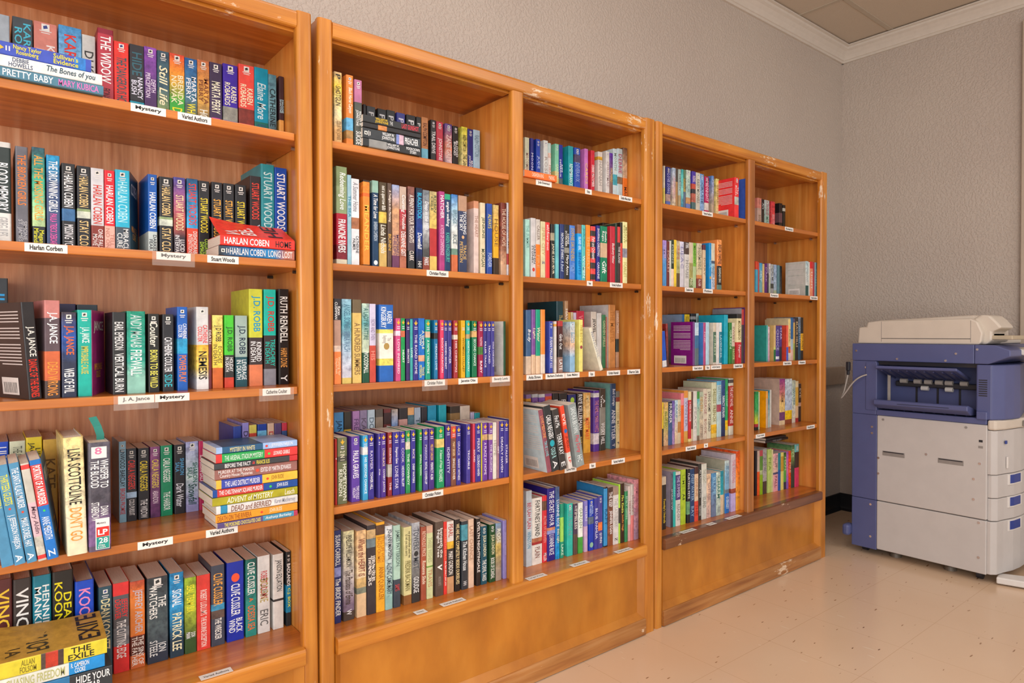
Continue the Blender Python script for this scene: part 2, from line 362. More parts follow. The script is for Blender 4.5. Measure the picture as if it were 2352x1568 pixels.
def cover_mesh(wd, D, h, segs, hc, backcol=None):
    t = .0026 if hc else .0009; r = min(wd*.45, .004 if hc else .0022); hw = wd/2
    outer = [(-hw, D), (-hw, r)]+[(-hw+r-r*math.cos(a), r-r*math.sin(a)) for a in (math.pi/6, math.pi/3)]+[(-hw+r, 0), (hw-r, 0)]+[(hw-r+r*math.sin(a), r-r*math.cos(a)) for a in (math.pi/6, math.pi/3)]+[(hw, r), (hw, D)]
    inner = [(hw-t, D), (hw-t, t), (-hw+t, t), (-hw+t, D)]
    loop = outer+inner; n = len(loop); vs = []; fs = []; cols = []
    zs = [h*(1-segs[0][0])]+[h*(1-s[1]) for s in segs]
    for z in zs: vs += [(x, y, z) for x, y in loop]
    bc = hexc(backcol) if backcol else None
    for k_, s in enumerate(segs):
        a, b = hexc(s[2]), hexc(s[3])
        for i in range(n):
            j = (i+1) % n; fs.append((k_*n+i, (k_+1)*n+i, (k_+1)*n+j, k_*n+j))
            if i >= len(outer)-1: cols.append(((.75, .72, .68),)*4)
            elif bc and i == 0: cols.append((bc,)*4)
            else: ar = .75 if s[2] != s[3] else .5 if 0 < s[0] and s[1]-s[0] < .25 and s[1] < 1 else .12; cols.append(((*a, ar), (*b, ar), (*b, ar), (*a, ar)))
    no = len(outer)
    for base, flip in ((0, False), ((len(zs)-1)*n, True)):
        # end caps: back board, spine, front board
        q = [[0, 1, no+2, no+3], list(range(1, no-1))+[no+1, no+2], [no-2, no-1, no, no+1]]
        for f in q:
            f = [base+i for i in f]; fs.append(tuple(f[::-1] if flip else f)); c = hexc(segs[0][2] if not flip else segs[-1][3]); cols.append((c,)*len(f))
    me = bpy.data.meshes.new('cover'); me.from_pydata(vs, [], fs)
    ca = me.color_attributes.new('Col', 'FLOAT_COLOR', 'CORNER'); flat = []
    for c in cols:
        for x in c: flat += x if len(x) == 4 else [*x, .1]
    ca.data.foreach_set('color', flat); me.materials.append(M_COVER)
    return me
ALL = []                                            # every book, for the labels
def seg_parse(s):
    out = []
    for t in s.split(';'):
        if not t: continue
        body, _, rest = t.partition('#'); col, _, span = rest.partition('@'); a, b = span.split('-') if span else ('.1', '.9')
        star = body.startswith('*'); out.append((body.lstrip('*').replace('^', '\n'), col, float(a), float(b), star))
    return out
def flat(name, pts, mat, parent, y):
    b = bmesh.new(); b.faces.new([b.verts.new((x, y, z)) for x, z in pts]); return obj(name, b, mat, parent)
def lying_sheet(name, x, D, h, ang, col, parent, curl=0):
    """a paper cover standing open from the front edge of the spine (local +x side)"""
    me = bpy.data.meshes.new(name); n = 6; vs = []; fs = []; ca, sa = math.cos(ang), math.sin(ang)
    for zz in range(5):
        z = h*zz/4
        for i in range(n+1):
            s_ = D*i/n; lift = curl*(i/n)**2*(zz/4)**3
            vs.append((x+ca*s_+lift, .001+sa*s_, z))
    for zz in range(4):
        for i in range(n): a = zz*(n+1)+i; fs.append((a, a+1, a+n+2, a+n+1))
    me.from_pydata(vs, [], fs); c = me.color_attributes.new('Col', 'FLOAT_COLOR', 'CORNER'); c.data.foreach_set('color', [*hexc(col), .3]*(len(fs)*4)); me.materials.append(M_COVER)
    o = obj(name, me, None, parent); md = o.modifiers.new('thickness', 'SOLIDIFY'); md.thickness = .0006; md.offset = 0
    return o
def book(loc, rot, wd, h, cover, texts, opts, maxd, place, row, res=2):
    hc = 'H' in opts; stops = parse_cover(cover); segs = levels(stops)
    D = min(h*(.66 if hc else .625), maxd)
    kind = 'hardcover_book' if hc else 'paperback_book' if h < .186 else 'trade_paperback'
    root = empty(kind, loc, rot)
    th = .003 if hc else .0005
    obj('cover', cover_mesh(wd, D, h, segs, hc, opts.get('back') or None), None, root)
    t = .0026 if hc else .0009; b = bmesh.new(); bbox(b, -wd/2+t, wd/2-t, t+.0004, D-(.004 if hc else .0004), th, h-th); obj('page_block', b, M_PAGE, root)
    title = None; tcol = None
    for body, col, a, c, star in texts:
        if wd < .006 and len(body) > 2: continue
        if star: title = body
        tcol = tcol or col
        W = wd*.84; L = (c-a)*h
        if len(body) == 1 and body in 'oO':        # a printed dot or medallion
            rr = min(wd*.36, L/2); zc_ = h*(1-(a+c)/2)
            flat('printed_spot', [(rr*math.cos(q*math.pi/8), zc_+rr*1.1*math.sin(q*math.pi/8)) for q in range(16)], ink(col), root, -.0004); continue
        if '\n' in body: Hh = W*.94
        else: Hh = min(W*.8, .021)
        if 'l' in opts and '\n' not in body: Hh = W*.55
        if len(body) <= 2: Hh = min(W*.7, L)
        if not any(ch.islower() for ch in body) or '\n' in body: sh = 0
        else: sh = .18
        fn = (lambda x, y, z0=h*(1-a), y0=-Hh/2: (y+y0, -.0004, z0-x))
        lettering('title_lettering' if star else 'spine_lettering', body, ink(col), root, fn, L, Hh, res, .012 if wd > .012 else .02, shear=sh)
    if 'e' in opts and wd > .012:
        s_ = wd*.17; zz = h*.945
        flat('publisher_mark', [(-s_, zz-s_), (s_, zz-s_), (s_, zz+s_), (-s_, zz+s_)], ink('e8e4dc'), root, -.0004)
        flat('publisher_mark', [(-s_*.5, zz-s_*.6), (s_*.6, zz-s_*.2), (s_*.3, zz+s_*.7), (-s_*.6, zz+s_*.3)], ink('3a4a8a' if len(texts) % 2 else '3a3a3a'), root, -.0006)
        for q in (0, 1): flat('printed_line', [(-s_*(1.5-q*.4), h*.895-q*.004), (s_*(1.5-q*.4), h*.895-q*.004), (s_*(1.5-q*.4), h*.895-q*.004+.0018), (-s_*(1.5-q*.4), h*.895-q*.004+.0018)], ink('e0dcd8'), root, -.0004)
    if 'l' in opts:
        s_ = min(wd*.3, .0045); zz = h*.935
        flat('gold_leaf_mark', [(0, zz-s_*1.6), (s_*1.3, zz+s_*.3), (s_*.5, zz+s_*.2), (0, zz+s_*1.8), (-s_*.5, zz+s_*.2), (-s_*1.3, zz+s_*.3)], ink('e8b838'), root, -.0004)
        for q in (0, 1): flat('printed_line', [(-s_, h*(.86-q*.03)), (s_, h*(.86-q*.03)), (s_, h*(.86-q*.03)+.002), (-s_, h*(.86-q*.03)+.002)], ink('dcd8e8'), root, -.0004)
    if 'blurb' in opts or opts.get('back') == '' and 'back' in opts:
        b = bmesh.new(); x = -wd/2-.0004; rnd = random.Random(int(loc[0]*1e4))
        for i in range(17):
            z = h*(.9-.034*i); y1 = D*(.88-.3*rnd.random()*(i in (4, 9, 16)))
            if i in (4, 9): continue
            b.faces.new([b.verts.new((x, yy, zz)) for yy, zz in ((D*.12, z), (D*.12, z+h*.011), (y1, z+h*.011), (y1, z))])
        obj('back_cover_text', b, ink('ded6d2'), root)
        b = bmesh.new(); b.faces.new([b.verts.new((x, yy, zz)) for yy, zz in ((D*.3, h*.04), (D*.3, h*.22), (D*.85, h*.22), (D*.85, h*.04))]); obj('barcode_label', b, ink('e4e0da'), root)
        b = bmesh.new()
        for i in range(16):
            y0 = D*(.36+.028*i)
            b.faces.new([b.verts.new((x-.0003, yy, zz)) for yy, zz in ((y0, h*.06), (y0, h*.17), (y0+D*.006*(1+rnd.random()), h*.17), (y0+D*.006*(1+rnd.random()), h*.06))])
        obj('barcode_bars', b, ink('3a3634'), root)
    ALL.append(dict(o=root, kind=kind, col=cname(segs[max(range(len(segs)), key=lambda i: segs[i][1]-segs[i][0])][2]), top=cname(segs[0][2]), bot=cname(segs[-1][3]), title=title, tcol=tcol, place=place, row=row, x=loc[0], wd=wd, h=h, opts=opts))
    return root, D
BAYN = {'A': 'near bookcase', 'B': "middle bookcase's left bay", 'C': "middle bookcase's right bay", 'D': "far bookcase's left bay", 'E': "far bookcase's right bay"}
ORD = 'zeroth first second third fourth fifth sixth seventh eighth ninth tenth eleventh twelfth thirteenth fourteenth fifteenth sixteenth seventeenth eighteenth nineteenth twentieth'.split()
def ordw(n):
    if n <= 20: return ORD[n]
    t = {2: 'twenty', 3: 'thirty', 4: 'forty'}[n//10]
    return (t+'-'+ORD[n % 10]) if n % 10 else {2: 'twentieth', 3: 'thirtieth', 4: 'fortieth'}[n//10]
SHN = {1: 'top shelf', 2: 'second shelf', 3: 'third shelf', 4: 'fourth shelf', 5: 'bottom shelf'}
INNER = {'A': (-.7, .619), 'B': (.652, 1.251), 'C': (1.2668, 1.875), 'D': (1.911, 2.51), 'E': (2.5258, 3.145)}
def parse_opts(s):
    o = {}
    for t in s.split(';'):
        if t: k_, _, v = t.partition('='); o[k_] = v
    return o
def build_rows(data):
    rows = []; cur = None
    for L in data.strip().split('\n'):
        if L[0] in '@$^':
            p = L[1:].split()
            if L[0] == '@': sid = p[0]; p = p[1:]
            cur = dict(id=sid, kind=L[0], d=[float(x) for x in p], items=[]); rows.append(cur)
        else: cur['items'].append(L)
    for r in rows:
        bay, si = r['id'][0], int(r['id'][1]); Z = SZ[si]; d0 = r['d'][0]; d1 = r['d'][-1]; n = len(r['items']); px = -9; its = []
        place = SHN[si]+', '+BAYN[bay]
        for i, L in enumerate(r['items']):
            a, cov, tx, op = L.split('|'); x0, x1, yt = map(float, a.split()); o = parse_opts(op)
            d = d0+(d1-d0)*i/max(1, n-1); X0 = solveX(x0, d, Z); X1 = solveX(x1, d, Z)
            lo, hi = INNER[bay]; hi -= .012*Z/H if bay == 'A' else 0; X0 = max(X0, lo+.001); X1 = min(X1, hi-.0012)
            if X0 < px+.0003: X0 = px+.0003
            if X1 < X0+.003: print('CLIP', r['id'], L)
            X1 = max(X1, X0+.003); px = X1
            its.append([X0, X1, d, solveZ(yt, (X0+X1)/2, d)-Z, cov, tx, o])
        for i, (X0, X1, d, h, cov, tx, o) in enumerate(its):
            t = math.radians(float(o['t'])) if 't' in o else 0; wz = math.radians(float(o['w'])) if 'w' in o else 0
            wd = X1-X0; md = DEP-.016-d
            if wz: wd *= math.cos(wz)
            if t: h = h/math.cos(t)*.985; wd *= math.cos(t)
            h = min(h, .268)
            loc = ((X0+X1)/2, d, Z+.0004+abs(math.sin(t))*wd/2)
            txs = seg_parse(tx)
            b, D = book(loc, (0, t, wz), wd, h, cov, txs, o, md*.96, place, r['id']+r['kind'], 2 if bay in 'AB' else 1)
            if 'open' in o and o['open']:
                gap = (its[i+1][0]-X1) if i+1 < len(its) else .03
                ang = math.acos(max(.1, min(.8, (gap-.002)/D)))-wz
                sh = lying_sheet('open_front_cover', wd/2, D*.98, h, ang, o['open'], b)
                sh['label'] = 'front cover standing open'
                ca, sa = math.cos(ang), math.sin(ang)
                f2 = lambda x, y, z0=h*.9: (wd/2+ca*(x+D*.12)+sa*.001, .001+sa*(x+D*.12)-ca*.001, z0-.03+y)
                lettering('cover_lettering', txs[0][0].split(' ')[-1].split('\n')[-1], ink('e8e4dc'), b, f2, D*.74, .026)
                f3 = lambda x, y, z0=h*.2: (wd/2+ca*(x+D*.15)+sa*.001, .001+sa*(x+D*.15)-ca*.001, z0+y)
                lettering('cover_lettering', txs[-1][0].replace(' ', '\n'), ink('e8a048'), b, f3, D*.6, .03)

DATA = r'''@A1 .15
226 262 67|8f2238 b83a4a:.06|*THE WIDOW#fff@.08-.62;FIONA BARTON#4a1a22@.68-.97|
263 297 97|e4362e|THE DANGEROUS HOUR#1d5a60@.2-.86|e
299 332 104|2e2e33 16202a:.72 1899b4:.74 2e2e33:.9|*HIDE#3a6a78@.1-.4;NANCY^BUSH#eef@.42-.7|
332 361 109|8a4ab0 ~4a2a60:.6|*DEPTH^PERCEPTION#e8d8f0@.34-.66;IF YOU#eee@.8-.98|e
362 390 118|2f4a5c ~3a5a66:.5 ~7a8f5a:.8|*Still Life#f0e8c0@.2-.72;LOUISE#ddd@.85-.99|e
388 425 125|d8402a ~e8902a:.25 ~3aa03a:.62|BRENDA^NOVAK#f4e8c0@.28-.68;*DEAD#f0e020@.72-.98|e
425 454 135|1d5fa0 ~3a6a80:.55 ~6a6a3a:.8|MARTA^PERRY#e8ecf0@.25-.6;*WHITE SC#f0e030@.62-.97|e
454 482 139|b5643c ~d09a40:.5 ~505a4a:.9|MARTA^PERRY#7a3a1a@.25-.6;*HOW S#e8e8d8@.68-.97|e
480 511 145|3a2a4a|MARTA PERRY#f0ead0@.26-.7;LEAH#d03aa0@.76-.98|e
513 547 149|3a1f9a 8a8a80:.58 3a1f9a:.77|KAREN^ROBARDS#f4ecc8@.25-.56;*Vani#f0e8c0@.79-.98|e
549 585 150|e04a40 7a3028:.58 e04a40:.78|KAREN^ROBARDS#f4ecc8@.26-.56;*Super#f4ecc8@.79-.98|e
585 617 157|0a8aa8 1a6a60:.72|Elaine More#cfe8ee@.2-.68;BLUE#2a5a70@.75-.98|
617 636 172|4f8090 ~6a9aa8:.5 ~3a4a50:.9|CATHERINE THE#1a2a30@.2-.95|
642 661 176|3a2228 d89a50:.62|MAGGIE^SHAYNE#b8e0ea@.25-.6;GO#fff@.85-.98|
$ .165
-8 24 34|9aa4ac|CA#30a8c8@.3-.6|
30 77 42|3a4248|KAREN^ROSE#48b8d0@.06-.5|
79 133 53|c97a6c|KAREN^ROSE#f0e0dc@.26-.7|e
136 189 62|3f8fc8 ~8ab8d8:.6|KAREN#e03020@.1-.55|
190 221 82|c5c5c0|DI KARACE#3a3a3a@.2-.9|
@A2 .125
-14 27 326|d8d8d2 2f3a38:.05 d8d8d2:.68|*BLOOD MEMORY#fff@.2-.66;GREG ILES#aaa@.72-.9|H
37 66 337|66666e|*THE BROKEN GIRLS#f08030@.08-.58;SIMONE^ST. JAMES#b8b8bc@.72-.94|
75 105 339|2f5a6a ~3fb08a:.4 ~b8d89a:.74 2a3034:.78|*ALL THE MISSING GIRLS#f0a848@.08-.72;Megan^Miranda#e8e838@.8-.96|
108 139 357|1fa0d8 ~3d5078:.3|*THE DROWNING GIRLS#fff@.06-.6;PAULA TREICK DEBOARD#f060b0@.62-.97|
143 174 376|2a2a2c 3a6a9a:.52 2a2a2c:.66|HARLAN COBEN#f0f0f0@.12-.5;*MISSING YOU#e8e8ea@.7-.98|e
178 209 382|26262a 8aa070:.5 c8d0c0:.53 26262a:.61|HARLAN COBEN#e8c888@.12-.48;*STAY CLOSE#e8c888@.64-.99|e
210 240 387|ccccd0 8a3a30:.68|HARLAN COBEN#d03828@.2-.66;*ONE FALSE^MOVE#f0e8e4@.72-.98|e
241 265 392|d8222e eab0a0:.67|HARLAN COBEN#fff@.18-.64;*TELL^NO ONE#c88878@.7-.98|e
266 299 391|2ab0d0 46505a:.68|HARLAN COBEN#b8ecf4@.14-.62;*MIRACLE^CURE#f0f0ee@.7-.98|e;open=214a5e;openr=e8e8e8
341 362 401|1a5ab0 c0ccc8:.7|HARLAN COBEN#fff@.22-.66;*DARKEST^FEAR#3a3a40@.74-.98|e
367 398 407|26262a 8aa070:.5 c8d0c0:.53 26262a:.61|HARLAN COBEN#e8c888@.12-.48;*STAY CLOSE#e8c888@.64-.99|e
400 427 408|4a4a9a ~c05a50:.55 ~3a3038:.75|STUART WOODS#f4d8a8@.22-.66;*LUCID^INTERVALS#f0f0f0@.72-.98|e
430 456 411|1d4a74 ~3aa0d8:.58 d84a34:.62|STUART WOODS#e83828@.06-.58;*DISHONORABLE^INTENTIONS#f0e8e0@.66-.98|
457 482 416|262629|STUART WOODS#f0d838@.22-.66;*COLLATERAL^DAMAGE#b8e040@.74-.99|e
487 512 419|262629|STUART WOODS#f0b048@.22-.7;SWIFT#f0d838@.75-.95|e
514 539 422|28282b|STUART WOODS#f0b048@.22-.7;HOT#f0d838@.75-.95|e
541 567 425|242427|STUART WOODS#f0d838@.22-.7;FRESH#f0b048@.75-.95|e
575 600 405|2e2628|STUART WOODS#f04838@.08-.5;*WORST^REA#b8d8e8@.55-.9|
600 632 378|2a8a94|STUART WOODS#c8e4e4@.08-.68;THE#e8e8e8@.75-.9|H
632 660 386|1a4aa8 d8b848:.66 1a4aa8:.69|STUART WOODS#fff@.06-.64|
@A3 .03 .10
65 100 692|2c2a2c|J.A. JANCE#f4f0e8@.25-.56;*DANCE OF THE BONES#f03a2a@.59-.98|t=-4;w=22;back
103 140 690|c07a74 5a4a50:.18 c8643c:.52 4a3a36:.82|J.A. JANCE#fff@.12-.44;*DEAD WRONG#f09840@.63-.97|w=8
142 177 717|40353a ~1a4a9a:.3 ~2a3048:.6|J.A. JANCE#f06a20@.16-.5;*WEB OF EVIL#f0f0f0@.66-.95|e
179 212 712|12a898|J.A. JANCE#f0f8f4@.2-.38;*IMPROBABLE CAUSE#d8c848@.42-.74|e;open=9a2f74;openr=e8e0d8
259 290 717|2a2a2a|EARL EMERSON#e0e0e0@.12-.46;*VERTICAL BURN#e8e8e8@.5-.97|
292 335 715|1a8a70 ~2a9a88:.6 ~8ac0b0:.8|ANDY McNAB#c0d8d4@.04-.44;*FIREWALL#eef4f0@.47-.78|
341 367 721|242420|Coulter#f0e8d8@.1-.42;*BORN TO BE WILD#e8e060@.46-.94|e
374 400 722|28282c|CATHERINE COULTER#f0f0f4@.3-.75;*SIDE#38b8c8@.78-.94|e
408 432 705|1c5ab0 2a98c8:.38 1c5ab0:.56|CATHERINE^COULTER#f0f4f8@.2-.38;*POWER PLAY#f08030@.58-.9|e
452 480 705|cacaca e8b030:.46 ~e8c860:.75 ~d8d8d8:.88|CATHERINE^COULTER#e02828@.22-.44;*NEMESIS#181818@.54-.88|e
478 487 723|6a2a30|DEATH#e0d0c8@.1-.5|
488 513 724|d8cc70 ~e8c84a:.5 c8642a:.72|J D ROBB#3a3a30@.14-.36;*ECHOES^IN DEATH#6a6430@.4-.68|
516 538 724|46c030 30302e:.55 c8402a:.86|J.D. ROBB#2a4a2a@.16-.5;*HOLIDAY^IN DEATH#f0f0f0@.58-.78|
541 569 725|9ab0a8 1a4a54:.58|J.D. ROBB#1a2a44@.14-.54;*LEVERAGE^IN DEATH#e8f0f0@.62-.9|
573 604 664|c8cc38 3a2c2a:.5 d87a50:.78|J.D. ROBB#1898c8@.07-.44;*KINDRED^IN DEATH#f0f0f0@.54-.75|
607 635 665|18b8a8 3a2e2e:.48 8a8a94:.83|J.D. ROBB#d83028@.07-.44;*TREACHERY^IN DEATH#20c8b8@.52-.8|
640 665 664|221e1e|RUTH RENDELL#f4f4f0@.08-.56;*HARM DONE#e8a050@.62-.82;Y#f0f0f0@.9-.97|H
$ .165
-18 21 639|2c3034|II#2aa0e0@.12-.2|
133 176 698|2a2448|THE#888@.1-.3|
178 226 700|2c3840|M#ccc@.1-.2|
@A4 .195
274 291 1014|8ab8d0|LINWOOD BARCLAY#1a1a1a@.1-.56;*BROKEN PROMISE#d03838@.58-.9|e
288 315 1030|2a2c34 2a2c34:.58 a8c8e8:.6 2a2c34:.68|CARLA NEGGERS#f04038@.16-.56;*COLD PURSUIT#f0f0f0@.7-.92|e
318 344 1029|24242a|CARLA NEGGERS#f0d838@.18-.6;*THE WIDOW#f0f0f0@.72-.98|e
346 369 1026|8a4a80 ~5a3060|CARLA NEGGERS#f0d858@.18-.58;ABANDON#f0d8e8@.62-.8|e
370 397 1023|0f8a60|CARLA NEGGERS#f0f8f4@.18-.52;*THE HARBOR#f0f8f4@.66-.92|e
401 426 1021|2a2a30|SHARON^SALA#58a8d8@.2-.44;*Dark Water#e8e8f0@.56-.9|e
428 457 1014|a0a4d0 ~b8ccd0:.5 ~9a98c8:.9|SHARON^SALA#2a6a58@.3-.58;*Snowfall#1a4a40@.6-.9|e
458 469 1013|b8305a|SHARON SALA#f0d0d8@.2-.6|
$ .155
537 556 979|2a3f90||
558 573 971|8a80c0|DEATH#3a3050@.1-.4|
574 591 976|d8c85a c84a3a:.1 d8c85a:.35||
593 614 974|1f3f98 6ab0d8:.08 1f3f98:.3||
616 631 972|d8b8a0|DEAD#c84a4a@.1-.4|
632 648 972|5a4a78||
649 664 971|c83a50 3a5a90:.1 c83a50:.3||
$ .16
-6 22 1015|1a48c0|LILLIAN#f0f0f0@.05-.3|
24 61 1013|c8ccb0|THE CAT WHO#6a7060@.05-.3|
62 99 1004|e0c82a|LILIAN^JACKSON#3a3a20@.05-.35|
101 134 1009|c8a040|KATE#7a5a20@.2-.5|
136 151 1013|e86a20||
^ -.004
4 33 1066|4a8ab0|*THE THIRTEEN^CLUES#e8e040@.1-.42|t=-8
32 60 1062|4a8ab0|*THIRTEEN GUESTS#e8e040@.1-.4;o#f04a28@.43-.45;J. JEFFERSON FARJEON#f0f4f8@.5-.84;A#fff@.9-.97|t=-8
62 86 1057|4a8ab0|*THE SANTA KLAUS MURDER#f0f4f8@.05-.45;o#f04a28@.48-.5;MAVIS DORIEL HAY#f0f4f8@.55-.84;A#fff@.9-.97|t=-8
88 108 1058|c0bcb0 d83a38:.015 c0bcb0:.06 d0b0b8:.4 c0bcb0:.75 d83a38:.94 c0bcb0:.98|Mary Aldin#6a4a58@.44-.72|t=-8
109 135 1050|1a70c0 d03a38:.05 1a70c0:.46|*PORTRAIT OF A MURDERER#fff@.06-.45;o#40d060@.5-.52;ANNE MEREDITH#e0ecf8@.57-.8;Z#fff@.9-.97|t=-8;open=3a5a78;openr=c03a34
155 202 1000|e0cc88 ~e0d8b8:.7|LISA SCOTTOLINE#2a2620@.1-.57;*DON'T GO#e09a40@.6-.88|H;t=-1.5
204 256 1016|56525e ~4a4650:.55 ~7a5a8a:.8 5a4a60:.95|*WHISPER TO^THE BLOOD#f0f0f0@.16-.42;DANA^STABENOW#e8e8e8@.55-.72|H;jacket
@A5 .14
-12 31 1331|5a2826|VINCE FLYNN#f0c838@.08-.95|H
32 75 1329|38302e|VINCE FLYNN#f0f0ec@.08-.95|H
77 120 1321|1a7a90|HENNING^MANKELL#f0f4f0@.06-.55;*the#f06a58@.6-.75|H
122 171 1311|26221e|DEAN^KOONTZ#f0e018@.08-.6|H
174 218 1333|1a4ac0|KOONTZ#f090c0@.08-.6|H
228 259 1347|2a4a58|DEAN KOONTZ#e8dca8@.14-.7|e
261 298 1338|d83434 55555a:.14 6a7078:.5 d83434:.7|JEFFERY^DEAVER#e83434@.18-.4;*THE CUTTING EDGE#f4f4f4@.42-.84|
300 334 1334|b84a34 ~d87a34:.2 d86a30:.62 5a2a20:.63 c86a3a:.85|JEFFREY ARCHER#c8c0c8@.1-.6;*THE SINS OF^THE FATHER#f0e8e0@.64-.97|
339 387 1325|30363c ~4a5a60:.6 ~2a3444:.9|*THE^WATCHERS#f0f0ea@.1-.48;JON^STEELE#e0e4e4@.74-.92|e
391 423 1315|1a7ab0 ~2a90c8:.4 ~223a4a:.8|*SIGNAL#f0f8fc@.2-.4;PATRICK LEE#f4ecc0@.48-.92|e
425 452 1326|8aa830 ~a8b838:.4 ~34502a:.8|*SEAL TEAM SIX#f0e838@.1-.46;DON^MANN#f0f0f0@.72-.8|
453 484 1320|d03c34|ROBERT LUDLUM'S#f0d8d0@.2-.54;THE BOURNE DECEPTION#f4e0d8@.56-.96|
486 517 1298|3c4250 3a90b8:.48 5a4a44:.56 3c4250:.66|CLIVE CUSSLER#f0a848@.1-.5;*THE WRECKER#f4f0e8@.66-.92|
522 561 1290|1a2fa0|O#f05a38@.15-.25;CLIVE CUSSLER#f0f4f8@.28-.68;*BLACK^WIND#f0f4f8@.72-.9|
565 590 1284|1a5a54 ~2a8a80:.6|CLIVE CUSSLER#f4f4f0@.04-.46;A#f07030@.5-.55;*ODESSA SEA#f07038@.6-.92|
593 621 1276|d4d4d2|ROBERT LUDLUM'S#c84040@.2-.55;BOURNE#b8a868@.3-.6;ERIC#6a6a6a@.7-.9|
628 652 1272|d4d4d0 3a3a3a:.6 d4d4d0:.63|JANSON EQUATION#3a3a38@.08-.5|
658 678 1267|22282c 1a7aa0:.45 22282c:.82|*BADLANDS#f4f4f4@.16-.46;C.J. BOX#e8e838@.48-.76|e
@B1 .02
768 786 166|c8a878 ~e0c040:.2 ~d8cca0:.6 ~c89a60:.85|P#222@.03-.1;*SHOTGUN#3a2a20@.2-.48;COURTNEY JOINER#8a6a40@.7-.97|
796 812 173|d07830 5aa0c8:.62 a07a48:.8 d07830:.92|Black Horse Canyon#f4ecd8@.18-.55|e
815 832 184|b06a90 4a4e48:.34|WILLIAM W.^JOHNSTONE#f0f0ec@.46-.7;*SUICIDE#f0f0ec@.78-.98|e
$ .175
969 984 270|b87a48 6ab0c8:.55 c8a050:.8|RALPH COMPTON#5a2a18@.1-.5|
990 1002 276|242424|TRAIL DRIVE#e8e8e8@.2-.6|e
1003 1018 280|b82a40|JOHNSTONE#f4e0e0@.3-.7;DAY#f0c8c8@.75-.9|e
1023 1039 285|4a3a80 ~c87a60:.45 ~c8c0d0:.85|ZANE GREY#e8d0c8@.2-.7|e
1041 1053 290|262424 b87038:.75|BLOOD^BOND#f0f0f0@.25-.6|e
1061 1074 292|c8c840 ~e8d8a0:.8|RALPH COMPTON#4a4a20@.15-.45;*THE SANTA#4a4a20@.5-.8|
1075 1087 297|2a2f7a|BRAND^JOHNSTONE#f0f0f4@.5-.9|e
1088 1103 299|a8c8dc|RALPH COTTON#6a8aa0@.1-.5|
$ .175
835 842 240|262428||
843 863 245|3c4044|P#ddd@.08-.2|
868 888 251|242628|P#ddd@.08-.2|
889 908 254|2c3030|P#ddd@.08-.2|
912 931 260|3a3f8a|P#dde@.08-.2|
934 955 265|222426|P#ddd@.08-.2|
957 968 269|262828|P#ddd@.08-.2|
@B2 .03
773 798 383|7a8a60 8a9a70:.2 a81830:.48 7a1a28:.8 d0c8b0:.95|*Redeeming Love#f4f4f0@.06-.44;FRANCINE RIVERS#fff@.54-.88|
799 808 402|90b8c8|THE SEA#3a88a0@.1-.6|
808 826 411|dcdce0 a06848:.45 dcdce0:.58|A Summer Home#8a8a90@.04-.38;CATHERINE^PALMER#2a2a2a@.66-.86|
835 850 414|30241c e88830:.02 d86028:.15 e88830:.19 30241c:.985|*MEANDER#f0c050@.22-.9|
856 870 415|8ab0a0 1a3a5a:.14|*A Time for Love#f0f0f0@.16-.44;BARBARA CAMERON#b8c8d8@.48-.7;O#f0f0f0@.93-.98|
872 889 419|4a3a22 d8b850:.35 4a3a22:.48 c8a860:.72|*not a sparrow falls#f0ece0@.04-.33;Linda Nichols#f0e8d8@.5-.84|
891 900 421|5a463a|*A Twilight in the Morning#f0e0d0@.08-.46;BUNN#d0a048@.6-.8|
902 918 425|8a9ac0 ~c89870:.3 ~b88a70:.7 6a3a5a:.85|MICHAEL^PHILLIPS#6a4a6a@.6-.86|
919 934 429|b8a090 a83040:.28 ~b06a50:.9|*Courting Trouble#f4ecec@.1-.52;DEEANNE GIST#f4ecec@.55-.85|
938 953 429|7a4a40 ~5a4a50:.5 2a2a2a:.78|*A PENNY FOR YOUR THOUGHTS#f0e4dc@.1-.68;CLARK#f0e0d8@.78-.9|
957 971 432|1a2430 ~1a3a8a:.55 ~1a1a24:.92|BLACKSTOCK#38c0e8@.06-.38;*Downfall#f0f4f8@.55-.75;HH#ddd@.9-.97|
972 987 437|6a727a ~c0c4c8:.45 ~4a4a4a:.75 8a4030:.84|Deep in the Hills#f0f0f4@.14-.5;PARKS#eee@.84-.94|
988 1004 440|b0a070 ~d8b860:.4 b03030:.47 d8b860:.82|ROBIN^COLE#4a5a40@.05-.26|
1010 1022 440|a83a78|HATCHER#f4e8f0@.05-.34;*A VOTE OF CONFIDENCE#e8b8d4@.42-.8|
1022 1035 446|2aa078 1a3a60:.07|*angels walking#f0f4f4@.1-.42;KAREN KINGSBURY#58b8a8@.5-.88|
1038 1052 447|2a70b8 ~9ac0d8:.2 ~d0d4d0:.5 6a8a7a:.7 c86a40:.78|BRIDGE#6a8a98@.2-.38;RICE#5a6a70@.52-.64|
1054 1073 450|b08a70 2f3a5a:.2|*TOUCHING^THE SKY#f0f0f0@.2-.5;o#e0b080@.52-.56;TRACIE^PETERSON#d8b068@.6-.87|
1089 1100 462|c88a68 d8c0b8:.1|THE HEART#b08878@.2-.5|open=
1104 1115 466|d8c8a8|JENKINS#4a5a40@.2-.5;MORGAN#4a5a40@.65-.9|
1119 1131 468|2a4a9a|ALWAYS#d8c860@.15-.35;FOREVER#b8c8e8@.7-.9|
1134 1146 471|c8b070 ~e8a820:.4 3a2a1a:.76|HOUSE#8a6a30@.2-.6|
1151 1164 466|6a3028 ~8a4a38:.55 ~c8a080:.85|*THE HOUSE OF HOPE#e0c0a8@.08-.6|
1165 1177 466|d8d8e0 b04048:.7 d8d8e0:.85|Remember Me#8a80a0@.1-.66|
@B3 .02
